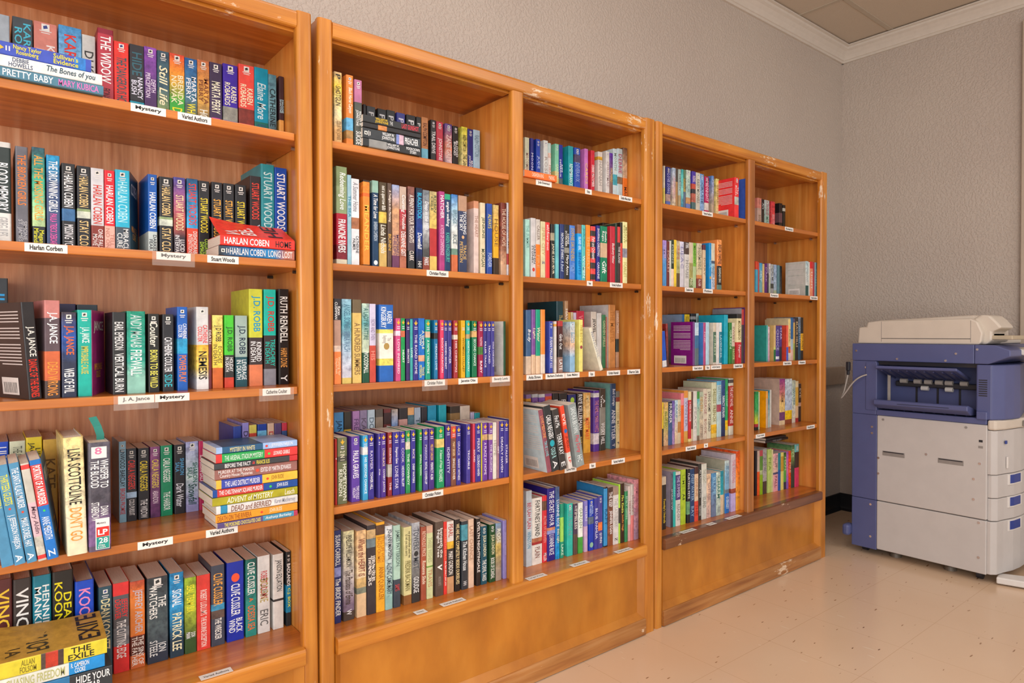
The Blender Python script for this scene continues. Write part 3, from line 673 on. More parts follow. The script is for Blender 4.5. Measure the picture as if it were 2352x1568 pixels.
768 784 686|2e2a2e b08a78:.25 d8c0b0:.55 e88040:.62|Karen^CUSHMAN#f4f4f4@.04-.24;*Waiting for^Daybreak#f8d0a8@.68-.9|
787 808 687|8ab4c8 ~5aa0b0:.3 ~a8c0d4:.6 ~b8b8c8:.85 c8b060:.93|*ANGEL SONG#4a7a90@.06-.34;SHEILA WALSH#5a7a98@.38-.62|
811 831 688|6a5a40 d8b868:.16|*A HUNDRED SUMMERS#8a6a40@.28-.9|
833 849 697|b8d0c0 ~5a9aa0:.25 ~b8c8b0:.45 1a4a34:.62|*A LADY IN ATTIRE#3a6a60@.06-.46;WOODSMALL#e8f0e8@.6-.88|
850 864 698|c8c0d8 c04838:.53|NOW AND THEN#9a8aa8@.2-.46;HIS#e89080@.6-.72|
872 904 700|2460b0 e0d468:.32 e8e0d4:.37 d8cc60:.7 2460b0:.79|KAREN^KINGSBURY#f4f8fc@.03-.3;The^Beginning#a8a8a0@.4-.5;O#b09050@.5-.58|
910 921 731|c84a80 e8c8d8:.2 c84a80:.28|LOVE INSPIRED#f4d8e4@.32-.9|l
922 931 731|18904a c86a48:.2 18904a:.3|HEART#e0f4e8@.32-.9|l
934 942 733|3a2560|SECRETS#e8e0f0@.3-.9|l
943 949 733|3aa0a0|LOVE#d0f0f0@.3-.8|
950 961 733|2f2a80|THE ROAD HOME#e8e4f4@.25-.9|l
962 976 731|1a6ac0 1a6ac0:.55 d8a080:.6 1a6ac0:.7|*A SIMPLE^VOW#e8ecc8@.2-.5;TRACIE^PETERSON#e8e060@.76-.96|
978 989 734|1a9a80 c8a890:.2 1a9a80:.3|A FAMILY VALENTINE#e0f4f0@.34-.9|l
998 1006 735|1a70a0 30302e:.22 1a70a0:.32|HEALING LOVE#d8ecf8@.35-.9|l
1012 1020 735|d83a60|ROCKY MOUNTAIN#f8d8e4@.3-.9|l
1020 1028 736|3a3580|HIDDEN SECRET#e8e4f4@.3-.9|l
1029 1038 736|3a3580|OFFICER#e8e4f4@.3-.9|l
1043 1052 736|a03038 d8c8b8:.25 a03038:.33|HER CHRISTMAS#f4d8d8@.36-.9|l
1060 1069 736|d8a818|WYOMING LULLABY#7a5a10@.3-.9|l
1072 1080 736|2aa898 b8a070:.24 2aa898:.32|NORTH COUNTRY#e0f8f4@.36-.9|l
1085 1096 737|0f7048 c8a068:.18 0f7048:.29|SECOND CHANCE#e0f4ea@.32-.8|l
1100 1110 738|9a2048 4a7a3a:.46 9a2048:.6|YULETIDE#f4d0dc@.28-.44;BABY#f8e8f0@.7-.95|l
1111 1119 738|352f80|KILLER TRACE#e8e4f4@.3-.9|l
1120 1128 738|3a3488|TRACKED#e8e4f4@.3-.9|l
1129 1136 738|3f3a8c|COLD CASE JUSTICE#e8e4f4@.3-.9|l
1157 1162 738|1f4a30||back=d8d6cc;blurb
@B4 .035 .022
770 775 1008|b02a28|V#f0f0f0@.2-.4|
776 798 1005|6a7050 4a4a40:.28 6a7050:.36|*HOMETOWN^REUNION#f0f0e0@.4-.95;2 IN 1#f0e8d0@.2-.34|l
808 827 1002|5a3a9a|PAULA GRAVES#f4f0f8@.22-.64;*TWO SOULS^HOLLOW#e8e0f0@.76-.96|e
834 846 1000|3aa0d0 d8d8d8:.18 3aa0d0:.3|HIS SECOND CHANCE#e8f8fc@.34-.9|l
847 860 998|38308a|*TOWER HILL#f0f0f4@.58-.85;RAYMER#c8c0e0@.25-.54|l
869 875 996|443a90|STAR#e8e4f4@.3-.9|l
876 887 995|4a2f8a|*COVERT JUSTICE#f4f0f8@.56-.92;LYNN BLACK#e8d0b8@.24-.52|l
892 901 993|8a2a30 b0a8a0:.5 8a2a30:.7|COURTING#f0d8d8@.24-.48;THE#f0d8d8@.74-.95|l
903 919 992|38308a|Dangerous Game#f0ecf4@.24-.5;*LONE STAR#d8d0ec@.54-.9|l
920 931 991|3a3290|*HIDDEN BLUFF#f0f0f4@.55-.88;COOK#d8c8d8@.26-.5|l
933 943 989|2a8a50 d8d0b8:.18 2a8a50:.3|THE COWBOY#e4f4ea@.34-.9|l
945 955 988|38308a|*DEEP WATERS#f0f0f4@.54-.85;RICE#e0d0d0@.26-.5|l
963 970 986|2a9048|SMALL TOWN#e4f4ea@.3-.85|l
973 984 985|4a4090|*FATAL COVER-UP#f0f0f4@.54-.9;MARION#c8c0d8@.26-.5|l
986 998 984|4a2f80|*PERFECT ALIBI#f4f0f4@.56-.84;MELODY CARLSON#f0c060@.26-.52|l
1004 1021 980|18905a d8c070:.2 18905a:.34|A Season of Hope#d8f0e4@.38-.68;RICHARDS#d8f0e4@.7-.9|l
1024 1036 975|3a2a78|IDENTITY#d8d0ec@.26-.9|l
1037 1048 979|c84838 7a4a38:.2|*SINGLE FATHER#f4e8d8@.54-.9;MARY SIEGER#f0d0a0@.26-.5|l
1049 1059 978|38308a|*NANNY WITNESS#e8e4f4@.56-.92;GRACE#c8c0e0@.26-.5|l
1072 1081 974|443a90|TROUBLE#e8e4f4@.3-.9|l
1087 1092 973|c83a50|SOUND#f8d8e0@.3-.8|
1093 1105 972|38308a|*COLORADO HAVEN#f0f0f4@.54-.9;PERRY#d8d0e0@.26-.5|l
1106 1108 972|d8c838||
1109 1120 971|6a3a9a c8a070:.2 6a3a9a:.3|A PLACE AT HOME#e8d8f0@.34-.9|l
1124 1132 971|7a4a98 c8b090:.2 7a4a98:.3|THE SURGEON#e8dcf0@.34-.9|l
1133 1141 970|d8d4c8|HOPE#a8a498@.3-.6|
1142 1147 968|9a7080|GIFT#e8d8e0@.2-.8|
1148 1158 967|38308a|DEADLY HAVEN#e8e4f4@.28-.9|l
1159 1168 967|403890|STALKER#e8e4f4@.28-.9|l
1169 1178 963|302878|ALASKA#d8d0ec@.28-.9|l
$ .15
768 790 947|4a90c8|JAN KARON#1a3a58@.1-.6|
791 808 946|3a3428 e0b840:.22|A LIGHT#7a5a20@.3-.5|
811 827 944|b080b8|FREEDOM#6a4a78@.1-.5|
828 844 942|9080a0|KAREN#6a5a70@.1-.5|
846 862 941|b8c8d4|DOWNS#6a7a88@.1-.5|
864 881 940|5a5048 8a7868:.1 c8a058:.38|A PROMISE#5a4020@.4-.6|
883 899 939|6a2a28 3a2020:.05 6a2a28:.2|*My Sister#f4e8e8@.22-.5|
901 915 940|b8a898 ~6a90c8:.25||
918 937 937|30282a c09088:.15|SHADOWS#7a4a48@.25-.6|
938 952 936|d8a068 4a6a78:.1 c8a878:.3||
953 967 936|9aa8b8|TIDES#4a5868@.12-.5|
969 982 935|2e282c|THE#f0e8e8@.26-.5|
984 1003 931|1a88a8|BREEZE#5ac0d8@.2-.6|
1009 1026 930|1a98a8|Praying#d8f0f4@.3-.7|
1035 1057 933|3a2e24 8a6a40:.1||
1058 1080 932|c8b8a8|SALT#9a7a70@.2-.5|
1082 1090 947|b8b0d0||
1091 1103 948|2a98a0||
@B5 .075 .05
768 785 1218|26306a 8a90c8:.4 26306a:.5|SUSAN CARROLL#f4f4f0@.05-.38;*The BRIDE FINDER#f4f4f0@.52-.92|H
789 815 1219|d0cca0 ~b8b0b0:.55 ~7a6a80:.8 4a403a:.9|PENELOPE WILLIAMSON#3a3020@.05-.4;*The Passions of Emma#4a3a30@.44-.82;W#eee@.88-.94|H
820 842 1218|d8b080 ~e0c8a0:.5 c8a870:.55 7a8070:.66 d8b890:.73|*Where the HEART IS#8a4030@.1-.53|
844 864 1206|3a3438 c8a878:.05 6a7a80:.15 3a3438:.25|JENNIFER^HAIGH#f0e4d8@.34-.64;*BAKER^TOWERS#f4ece4@.3-.72|
865 885 1199|e8a830 5a4030:.03 e8a830:.14|*STILL LIFE WITH^BREAD CRUMBS#c87a20@.16-.45;ANNA QUINDLEN#b0681c@.5-.86|H
886 903 1207|d0d4d8 ~8ab4b0:.85|JO-ANN MAPSON#3a4048@.04-.4;*ALONG CAME MARY#3a4a58@.44-.82|H
905 921 1206|a8c8b8 3a4450:.66|JAMES PATTERSON#5a7068@.06-.5;SAM'S#d04040@.72-.8|H
928 946 1210|d0c890 8a5a30:.88|my grandmother asked me^to tell you she's sorry#5a5030@.06-.4;FREDRIK BACKMAN#7a7040@.44-.82|
947 965 1200|a8acb4 ~888888:.5 ~303030:.85|*TOWERS#484c54@.08-.34;o#333@.36-.42;*MIST#484c54@.44-.58;GOUDGE#e8e8e8@.68-.88|
968 980 1210|a0503a|REYNOLDS PRICE#e8c0a8@.06-.4;Roxanna Slade#f0d8c0@.46-.78|H
981 995 1207|c8a088 c8cc98:.1 6a9040:.55 c8cc98:.57|*THREE WISHES#b0b080@.16-.5;TRAVIS#c0906a@.6-.84|
1001 1019 1198|5a4a40|beneath the^Night Tree#f4f0ec@.06-.52;v#f4f0ec@.58-.66;NICOLE SEITZ#a89a90@.74-.86|
1020 1027 1198|d83830|ELIZABETH BERG#f08060@.1-.52;*the last time I saw you#f4e0d8@.54-.88|
1028 1043 1197|d8d0c8 d8a838:.28 3a3430:.38 c09068:.77|*PEARL#b04838@.04-.22;MARY GORDON#f0e8e0@.42-.74|
1046 1057 1193|26201e|*WE ARE ALL COMPLETELY BESIDE OURSELVES#f0d8a0@.06-.9|
1061 1075 1197|33383e 4a90a0:.05 33383e:.28|*The Kitchen House#e8ecec@.3-.72;HH#ddd@.88-.94|
1077 1089 1192|d8b8a0|LAST CHANCE#b08870@.1-.6|
1095 1104 1191|2a2220|EVELYN NIGHTINGALE#f0e8e4@.05-.8|
1106 1119 1208|1f4f60|JULIA LONDON#f0e8c0@.16-.52;*THE DEVIL TAKES#f0f0e8@.58-.94|e
1125 1138 1204|1f4a2a|JULIA LONDON#f0e8c0@.18-.52;*BOOK OF SCANDAL#f0f0e8@.58-.94|e
1140 1152 1201|7a9ac0 ~c8b060:.4 ~a09080:.8|ROSE#f0f0e0@.1-.35|
1157 1171 1195|9a90d0|JENNIFER WEINER#c0b8e8@.2-.6|e
@C1 .14 .11
1206 1216 316|c8ccae d8d0b0:.6|MACOMBER#b08878@.3-.7|
1219 1226 318|2a2a80|MOON#d0d0f0@.2-.7|
1232 1241 320|1f3fa8|JUDE#c0d0f0@.3-.6|e
1249 1259 323|d0d4d0 a8b070:.86|ROSE#a89890@.3-.7|e
1260 1266 329|b8ccc8 d0b0a0:.2 d8d0c8:.3|HEART#c09080@.4-.8|
1275 1284 331|7ac0a0 c8b878:.55|GARDEN#d8e8c0@.4-.7|e
1285 1293 333|1a2a90 4a5a60:.68 1a2a90:.88|JUDE^DEVERAUX#f0f0f8@.3-.66|
1306 1317 336|1a98a0|REMEMBRANCE#d8f0f0@.36-.8|
1320 1333 340|2048a8 4a4060:.14 2048a8:.3|DEVERAUX#90a0d0@.3-.7|e
1343 1351 342|c070b8|CARDS#e8c878@.2-.8|
1358 1366 346|c8283a|DEBBIE MACOMBER#f4e8e8@.3-.75|
1374 1384 349|d0c8c0 d0a030:.1 d0c8c0:.17|HANNAH#a8a098@.2-.7|
1392 1400 348|d4d0cc|CHRISTMAS#b09898@.2-.7|e
1400 1408 352|5a30a0 ~8a6a60:.6|ORCHARD#d8c070@.3-.6|
1409 1418 342|c8dce0 48a8b8:.48 c8dce0:.68|MONTH#98b0a0@.08-.4|
1419 1430 342|c0d4d8 8a7058:.52 c0d4d8:.65|DEBBIE#b84868@.1-.46|
1432 1441 340|6a4a3a ~d0b090:.35 e87828:.54|MACK#6a4030@.7-.95|
@C2 .03
1207 1217 504|a8d8cc|THE SUMMER#7ab0a8@.1-.5|
1220 1231 501|c8c4c4|*GARDEN^STONES#3a3a3c@.42-.8;o#d04030@.84-.9|
1232 1241 504|c8c0b8 f07820:.43|*CALLER#8a7a70@.1-.36;FIRE#e0a068@.55-.9|
1243 1253 509|d4cca0|SPIRE CITY#c8a878@.1-.6;S#3a4a80@.68-.78|
1254 1263 511|e83838|*wild flower moon#f4e0dc@.04-.5|
1266 1274 515|2a2826 a09880:.16 2a2826:.3|JANE LESUEUR#f0e4c8@.36-.92|
1277 1284 515|68b8c0||
1287 1296 515|2a3a70|NICHOLAS SPARKS#e0e8f0@.16-.64;*A Bend#c0d0e8@.66-.86|
1297 1308 516|2a2a28 8a8a80:.42 2a2a28:.52|DAPHNE^DU MAURIER#f0f0ec@.12-.4;Mary Anne#f0f0ec@.55-.92|
1309 1321 518|4a7ac8|SOPHIE SAUNDERS#c8a850@.05-.65;FAMILY^TREE#8ab0e0@.7-.88|
1327 1336 516|8a6048 1a9ae0:.16|*ISLAND GIRL#d8f0fc@.22-.46;BENEFITS#0a60a8@.5-.9|
1337 1345 517|58b8b8|Jennifer Weiner#2a8080@.06-.4;WOMEN#d8f0f0@.55-.95|
1347 1356 517|f08828|THE FIREFLY#f8b878@.2-.8|
1358 1368 520|d84848 3a3434:.08 d84848:.18 3a3434:.28 d84848:.38 3a3434:.48 d84848:.58 3a3434:.66 d84848:.77 3a3434:.87 d84848:.97|*Paris and Croissants#f0ecec@.2-.6|
1371 1378 518|2a2a80|*SHOPPING CHRISTMAS#e8e8f4@.05-.55;CAROLINE#e8e8f4@.65-.95|
1380 1395 520|0f7a58 c8a888:.3 0f7a58:.56|*Gentle^Rogue#f0f4f0@.08-.28;Gift#f0f4f0@.62-.85|
1402 1413 520|b8283a|*Blackberry Winter#f0e0e0@.3-.66|
1414 1418 513|2a3a30||
1419 1425 521|c83838 3a2a2a:.28|THE ISLAND#e0d8d8@.35-.65|
1425 1430 511|2a2420 c84038:.34||
1431 1441 510|e0dca0 8a8a98:.43 e0dca0:.58|MAEVE^BINCHY#a8a058@.05-.36;*SCARLET#b8b060@.65-.9|
$ .175
1385 1408 513|241e1e||
@C3 .02
1209 1221 712|3a5a80 d0b8a0:.72|Body#e8ecf0@.3-.5|H
1222 1231 711|7a4a90 d0b090:.7|*Light#f0e0c0@.28-.46|H
1232 1242 711|0f9878 d8b898:.72|*Water#f0e8c8@.28-.5|H
1243 1253 711|f08838 d8c8b8:.7||H
1262 1270 738|3a4aa8|SUSAN MALLERY#f0f0f4@.3-.78;KISS#d0d0f0@.8-.9|e
1274 1279 738|cec8c0 e0a040:.05 cec8c0:.1||
1283 1293 737|b03838 5a2828:.1 ~2e2424:.5 8a6a60:.7|*Girls Out#f0f0f0@.25-.55;LATE#f0f0f0@.75-.95|
1310 1321 739|a8c8d8 ~e0b898:.45 ~88b0d0:.7|SUSAN^WIGGS#48a0c8@.2-.42|e
1331 1339 734|e0d878|THE BOOK#c0a048@.1-.45;o#a04050@.5-.56|
^ .13
1358 1370 716|d0c8bc|*JEWEL#2a2a2a@.12-.38;BRET#2a2a2a@.5-.7|back=c8beb4
1372 1382 719|d4d4d0||
1384 1391 723|3a7a50|GARDEN SPELLS#c8d0a0@.1-.6|
1392 1396 728|a05a48||
1416 1422 713|c09878 2a3a3a:.5 c09878:.73|SAINT MAYBE#f0e0d0@.05-.4|
$ .12
1279 1294 692|1a4048|*The Nightingale#c8a860@.2-.5|H
1298 1305 691|b8906a|HAVEN#f0ece4@.1-.4|
1306 1311 717|d09838|GIFT#fff@.1-.3|
1312 1317 717|c8b890||
1318 1324 718|c8b8d0||
1325 1342 714|b82840|VALLEY#e08890@.08-.4|
1399 1414 700|c88a50|THE MASTER#b87840@.1-.6|H;back=cac8c6
^ .012
1379 1386 753|d8d4c0|FERN SCHOOL#9898a8@.1-.7|t=-21
@C4 .155
1209 1220 906|8a70a0 e0a030:.06|BREAD#5a3a18@.1-.2|
1223 1236 905|c8c8c8 8a60a8:.05|CRADLE#5a3a78@.1-.3|
1238 1252 905|c8c8c8 7a50a8:.05|HOLLY#5a3080@.1-.3|
1253 1268 904|8a5090 d05030:.04||
1270 1283 903|2a2424|FOR#e0e0e0@.1-.2|
1285 1303 903|2a2626|FIND#e0e0e0@.1-.25|
1306 1323 906|2a3070|o#a8d048@.05-.14;LISA#b8c0e0@.2-.4|
1326 1339 903|2a2222|FAYE KELLERMAN#f4f4f4@.02-.6;*BLINDMAN#e0c060@.72-.92|e
1341 1357 902|d0a058 ~d8b070:.3 ~e0a840:.6|JAMES PATTERSON#f0e0b0@.04-.4;*MARY MARY#f0603a@.42-.78|H
1364 1377 897|5a3a98 d8d8d8:.04 5a3a98:.11 d8d0d8:.7 5a3a98:.88|THE FAMILY MARKOWITZ#d08898@.16-.68|H
1378 1391 893|4a4038 8a8880:.3 3a3a36:.75|A^View#f0f0f0@.1-.3;*VOSKY HILL#f0f0f0@.55-.9|
1403 1415 881|2a4a70|*Back Courage#e0e8f4@.08-.34;ANNE TYLER#e0e8f4@.4-.86;T#e0e0e0@.92-.97|H;back=7ab0a8
1416 1429 899|7a7a70 8a4030:.1 d8cc9a:.18|THE MAP#c8b880@.3-.7;F#445@.88-.95|
^ -.012
1258 1268 938|8a4a58|LOVE MEDICINE#f0a060@.1-.45;TRUE LOVE#78c8d0@.5-.74|t=-11;back=b8ccd4;blurb
1269 1286 930|2e3234|CARLA NEGGERS#f4f4f4@.14-.5;o#28a8b8@.53-.62;*COLD R#b0e8e8@.64-.8;A#e8e8e8@.84-.96|H;t=-11
1288 1303 938|3a3634|*Find Me#e8e8e8@.1-.3;TERRY KAY#e8e8e8@.4-.75;E#e8e8e8@.86-.96|H;t=-11
1307 1316 929|e04a30 d8d0c8:.74|*EVE#f0e0d8@.12-.32;o#2a70b8@.36-.44;JUDD#8a2a18@.48-.68;LP#e03828@.78-.95|t=-11
1325 1343 926|8a9494|SANDRA BROWN#e0e8e8@.05-.46;*Play Dirty#d84858@.5-.78;HC#e0e8e8@.82-.92|t=-11
@C5 .085 .055
1209 1222 1127|c0ccd4|BEULAH PLAIN#c04050@.16-.5;WINSTON#5a98b8@.54-.76|
1223 1246 1143|e0dcd4 b07050:.6 a03030:.66 e0dcd4:.7|*FORTUNE'S HAND#3a3a34@.04-.58;PLAIN#8a5a50@.74-.9|H
1247 1257 1138|d03038 6a4a38:.08 d03038:.22|ALTAR OF HEAVEN#e89890@.3-.7;MILLER#f4e0e0@.86-.98|H
1258 1276 1121|2a2080 d08868:.54 8a90c8:.58 2a2080:.63|*THE SECRET HOUR#f0f0f8@.04-.52;LUANNE RICE#f0f0f8@.64-.92|H
1277 1286 1118|4a5a80 ~1a70b8:.5 ~1a98d8|LUANNE RICE#e8f4fc@.18-.55;*little night#f0f4c8@.58-.78|H
1288 1295 1157|2a9878 a0d860:.25 2a9878:.7|LAKE#d8f0d8@.75-.95|
1303 1316 1156|30b8a8|REUNION#78a8a8@.14-.6|e
1318 1327 1157|4a3a50 5a4a40:.6|TIMELESS#e8e0d8@.1-.5|e
1329 1339 1154|e8ece4 48a040:.68|GARDEN#8aa080@.1-.5|
1343 1350 1150|8a80c8 c8a8c8:.5|SISTERS#e0e0f4@.1-.4|
1353 1364 1147|1a3ab0 5a6a80:.34 1a3ab0:.48|NORA^ROBERTS#b8d0f0@.1-.32;O#90c0a8@.84-.94|e
1366 1374 1144|40409a|BLUE DAHLIA#e0e0f0@.2-.8|
1375 1384 1139|4a4490 e87840:.5 4a4490:.66|QUINN#f0f0f0@.7-.9|e
1388 1396 1119|262026 3a90c8:.02 262026:.98|RAFT#206090@.3-.7|H;back=2a7ab0
1397 1408 1119|4a3a34 ~8a5038:.85|*THE KEEP#f4f0f0@.08-.34;JENNIFER EGAN#f4f0f0@.4-.8|
1409 1421 1118|a08878 d4d0cc:.14|THE SATURDAY#b8b4b0@.2-.7;Z#333@.88-.94|
1422 1425 1112|a8d848 3a3a34:.4 a8d848:.66||
1426 1434 1110|3a2a20|Mrs. Kimble#e0e060@.2-.5;Jennifer Haigh#f0a050@.52-.8|
1436 1442 1128|3a8a5a|EMILY GIFFIN#a8d8b8@.1-.55|
1444 1449 1116|d8c8c0 d8a0a0:.7|HEART#b08080@.2-.6|
1450 1456 1112|d0c8c0 e88a88:.55|HONEY#b08080@.2-.5|
1458 1467 1101|e8a0a8 ~b090a8:.9|SOMETHING BLUE#d0788a@.12-.55|
@D1 .10
1525 1528 381|d0c8b0 d8c860:.5||
1531 1540 384|2a2a78 b09088:.62 5a6ab0:.78|LOVE SONG#b8b8e0@.15-.6|e
1545 1552 386|a8c0d8 ~c8b0a8:.5 ~d0c0a0:.9|ANGELS#d0a0a8@.2-.7|
1553 1557 388|4a4038 a88050:.3||
1559 1564 389|a8b8b0 b09870:.6|HERON#5a7070@.1-.5|
1565 1570 389|30a8a8 ~78c8c0:.5 ~3080b0:.9||
1571 1575 390|5a7a5a a89048:.2 5a6a80:.5|NIGHT#4a4a30@.2-.45|
1577 1586 391|c0d0c0 ~a8c0b8:.5 c09060:.62 6a7ab8:.76|CRYSTAL#78a098@.2-.5|e
1590 1598 394|4a38a0 c05040:.28 3a3a40:.4 b06050:.5 4a6a6a:.7|REBEL#e0c8d0@.1-.25|
1599 1608 397|c8c4b4|KASEY MICHAELS#7a7a70@.15-.7|e
1608 1617 400|5a90c8 ~88b0d8:.4 ~7aa0d0|CRUISE#3a5a80@.2-.7|e
1619 1628 406|b02058 d0c8c0:.64 b02058:.82|MIDNIGHT#f0d0e0@.1-.6|e
1635 1640 404|5a88c8 ~b0a088:.7|MOON#c8d8f0@.1-.4|
1645 1652 411|d8cc78 ~d0b888|SHORE#b08a50@.15-.6|
^ .022
1688 1697 408|e03838 b0b0a8:.48 e03838:.68|*The^Bride#f0e0e0@.2-.45|back=e03030;blurb;e
1713 1717 410|5a7ac8 ~8a8ab8:.6 ~c8c0c0|SEASON#d0d8f0@.1-.4|back=3a5ab0
@D2 .03
1523 1531 552|a080c8 ~5090c8:.5|SUMMER#c8b0e0@.1-.4|
1532 1538 554|6a2828|SCARLET#d0a090@.2-.7|
1538 1542 553|c8ccc0||
1542 1548 551|2a3a30 e0c8b8:.62|EVENING#b8c0b8@.1-.5|
1549 1554 551|e0c030||
1554 1562 553|b8a890 ~a0a070:.5 5a4830:.7|GRACE#c07868@.1-.4|
1562 1571 555|c0c0d8 ~c8c4cc:.5|LILAC#8a88b0@.1-.6|
1573 1583 556|4a3a34 c8c4c0:.27|STEEL#f0f0f0@.02-.14;HOUSE#8a8a88@.4-.8|
1583 1592 557|c8b8a0 9a9060:.45 a09858:.6 6a7a48:.8|MAGIC#e8e8c0@.78-.95|
1592 1599 558|78b040 a8c090:.52|MEADOW#4a7a28@.06-.46|
1601 1612 559|c8bca4 ~c8b890:.6 c88048:.7 7a3028:.78|ROSAMUNDE#8a8470@.1-.58;PILCHER#e8d8d0@.8-.95|
1615 1621 562|5a2a38 d0b898:.12|DIARY#a08868@.2-.8|
1629 1634 558|1a88c8|SEA#90c8e8@.2-.7;o#c8a050@.72-.78|back=1a88c8
1634 1642 559|c8c4b0 4a5a70:.38 8ab0c0:.44 ~c0c4d0:.8|HARBOR LIGHT#5a7a90@.5-.95|
1648 1658 551|e89858 ~e88848:.5 1c1c1c:.52 5a7a70:.9|DELIA OWENS#3a3028@.1-.48;*CRAWDADS SING#e0e0d0@.55-.85|H;back=e08848
@D3 .03
1523 1532 760|2050b8 d8d8d8:.82||t=-5
1533 1537 742|8a2a28 ~4a2a20||t=-3
1592 1596 739|6a3a78||back=7a1878;blurb
1596 1605 741|a8c0d0 3a6a90:.3 5a6a70:.6|TREE#e0e8f0@.1-.3|
1616 1621 741|b04878|PINK#e8b0c8@.1-.6|back=4a80c8
1622 1629 740|a8c8d8||
1639 1645 741|c8bca8 4a6a58:.22 c8c0b0:.95|FOREST#c0d0b0@.3-.8|back=d0c8b8
1646 1652 741|d4d0cc||
1653 1658 741|d0d4d4 2a7a90:.22 d0d0d0:.97|LAVENDER#c0e0e8@.3-.85|
1664 1672 723|18a0b8||back=18a0b8
1675 1681 741|2a7a38|GREEN#c0e0c0@.1-.7|
1682 1688 741|c8bca8 5a7a40:.58|SWEET#a07868@.1-.5;HOPE#d0d8a0@.65-.9|
^ .021
1693 1703 721|2a2a2a d8cca0:.09 b82830:.57|*MIDDLEMARCH#8a7a48@.14-.52;Dangerous#f0d8d8@.62-.88|
1704 1709 708|2a2428 a83838:.02 3a3438:.3||back=8a8a90
1711 1722 706|6a2878|LAVYRLE SPENCER#e8d8f0@.05-.25;O#c8c8b8@.28-.42;SPENCER#e8d8f0@.5-.82|H
$ .17
1567 1572 722|2a68a8||back=90b0d0
1573 1584 722|e0c020 ~c8a818|SUN#a08010@.05-.2|
1588 1599 720|282c30 a8a8a8:.06 282c30:.12||
1600 1605 720|a8c8c8||
@D4 .073
1521 1524 924|e0c020 1a1a1a:.6||
1525 1535 924|d0a868 ~b8b060:.5 ~d0a880:.9|ALL OF YOU#5a7a28@.2-.6|
1536 1544 922|2a2e3a ~3a5a88:.7|*MURDER#e8e8e8@.05-.5|
1545 1550 920|6a58a8 ~a888b8||
1551 1557 919|a8c8d8 ~d0b898:.8|LAKE#6a8aa0@.1-.4|
1557 1564 918|c8c0a8 b07840:.5 c8b898:.75|OWL#a08a70@.1-.4|
1565 1571 903|e08088 e06028:.24||
1572 1580 897|d89040 b8b8d0:.14 c89848:.78|WINTER#8888a8@.2-.7|
1582 1588 899|d8cca0 c02830:.17 d8c880:.94|*A WEEK IN WINTER#f0d8d8@.2-.6|
1588 1592 900|5a3a30 c8b090:.75||
1593 1601 898|d4d0c8|PEACE#b0a8a8@.3-.8|
1602 1607 899|3a8a40 58b0b8:.15 ~a0b8a0:.4 7a6a58:.9||
1607 1615 900|a8b8a0 ~c0b098:.7|SEVEN#c09050@.1-.4;LETTERS#8a7a70@.7-.95|
1616 1624 893|d0c4b0|PASSAGE#a07070@.1-.5;BOOK#a07868@.6-.9|
1625 1633 893|d0ccb4|*LYING GAME#2a2a28@.06-.46;FITZGERALD#2a2a28@.52-.86|
1635 1646 878|c8ccac e0b020:.76 d8c068:.92|DRESSES#8a8a50@.12-.38;FRENCH#8a8048@.42-.7|
1648 1657 875|58a8d0 a8c4c8:.07 a04858:.42 b0c8c8:.55|LETTERS#7a9aa0@.1-.36|H
1657 1666 873|2a4a80 ~1a3058|NANCY HORAN#e8f0f4@.28-.66|H
1667 1672 870|2aa060 e0b820:.73 d0c080:.9|GOSSIP#a0e0c0@.1-.6|
1675 1685 869|c8c8b8 48484a:.02 c8c8b8:.08 a82828:.13 c8c8b8:.84|*THE LAST NOVEL#f0dcd8@.15-.5;ANNE#f0dcd8@.55-.8|H
@D5 .07 .05
1521 1530 1095|c8b8a0 2a2420:.15|*Tuesday's Umbrella#e8c838@.42-.88|
1541 1546 1083|6a6878 ~3a4048:.5|SHADOW#c0c0c8@.3-.7|back=9a90a0
1547 1552 1083|30b0a8|OCEAN#80d8d0@.1-.5|
1553 1563 1083|d0ccc4 4a3a70:.06 d0ccc4:.52|THE SUMMER#c8c0e0@.08-.48;READERS#908a84@.6-.9|
1565 1575 1078|a8c030|LIMES#8aa028@.1-.4;A8#3a4a20@.44-.56|
1579 1585 1077|24242a 6a9a70:.6 24242a:.84|*FLIRTING PETE#e8e8e8@.08-.55|
1586 1595 1077|24406a|DEEP WATER#90b0d0@.1-.6;BAY#90b0d0@.7-.9|
1596 1604 1072|4a2a28 d8b898:.13 d84a38:.63|ONLINE#c08a68@.2-.55;SHE#b03020@.7-.9|
1604 1611 1065|34302c|*An Unseemly Love#e0e0dc@.1-.6;VALENTINE#c0c0b8@.74-.92|
1612 1623 1065|d0d0c4 c8c8c0:.35|THE LIGHT#a8a898@.1-.35;ISLAND#88887c@.6-.8|
1624 1633 1088|d8b898 ~c8a8a0|COTTAGE#a08080@.2-.6|
1635 1645 1086|4a88b8 ~6a7a98:.8|BLUE#90c0e0@.1-.5|
1646 1655 1084|c0d0c4 ~a8b8b0|CHARM#4a8a78@.1-.6|
1656 1662 1081|1a8aa0 ~1a98a8:.5 d0b898:.55||
1666 1675 1057|a8b8b8 ~78a8c8:.3 6a7a88:.55 1a6ab8:.62|SECRETS#6a98b8@.1-.45;GUERNSEY#d0e4f4@.68-.92|H;back=a8a894
1680 1690 1043|c8bcc4 a05040:.6 b8a8d8:.68|THE WEDDING#d08090@.1-.5|
1692 1702 1036|e85828 ~e8a038:.8||H
@E1 .175
1740 1749 455|d88878 c8a898:.3|LUCKY#8a5a58@.05-.2;ROSE#8a7048@.5-.7|
1750 1755 458|1e1e20 ~3a3028:.6|*Art#d8d8d8@.1-.3|
1757 1767 460|b8c0c0 ~a0b8ac:.5|TOUCH OF#b06070@.1-.45;MAGIC#6a9a80@.5-.9|e
1772 1780 463|d04048 ~d85050:.7 b0a078:.86|BEAUTIFUL#f0b8b8@.4-.8|
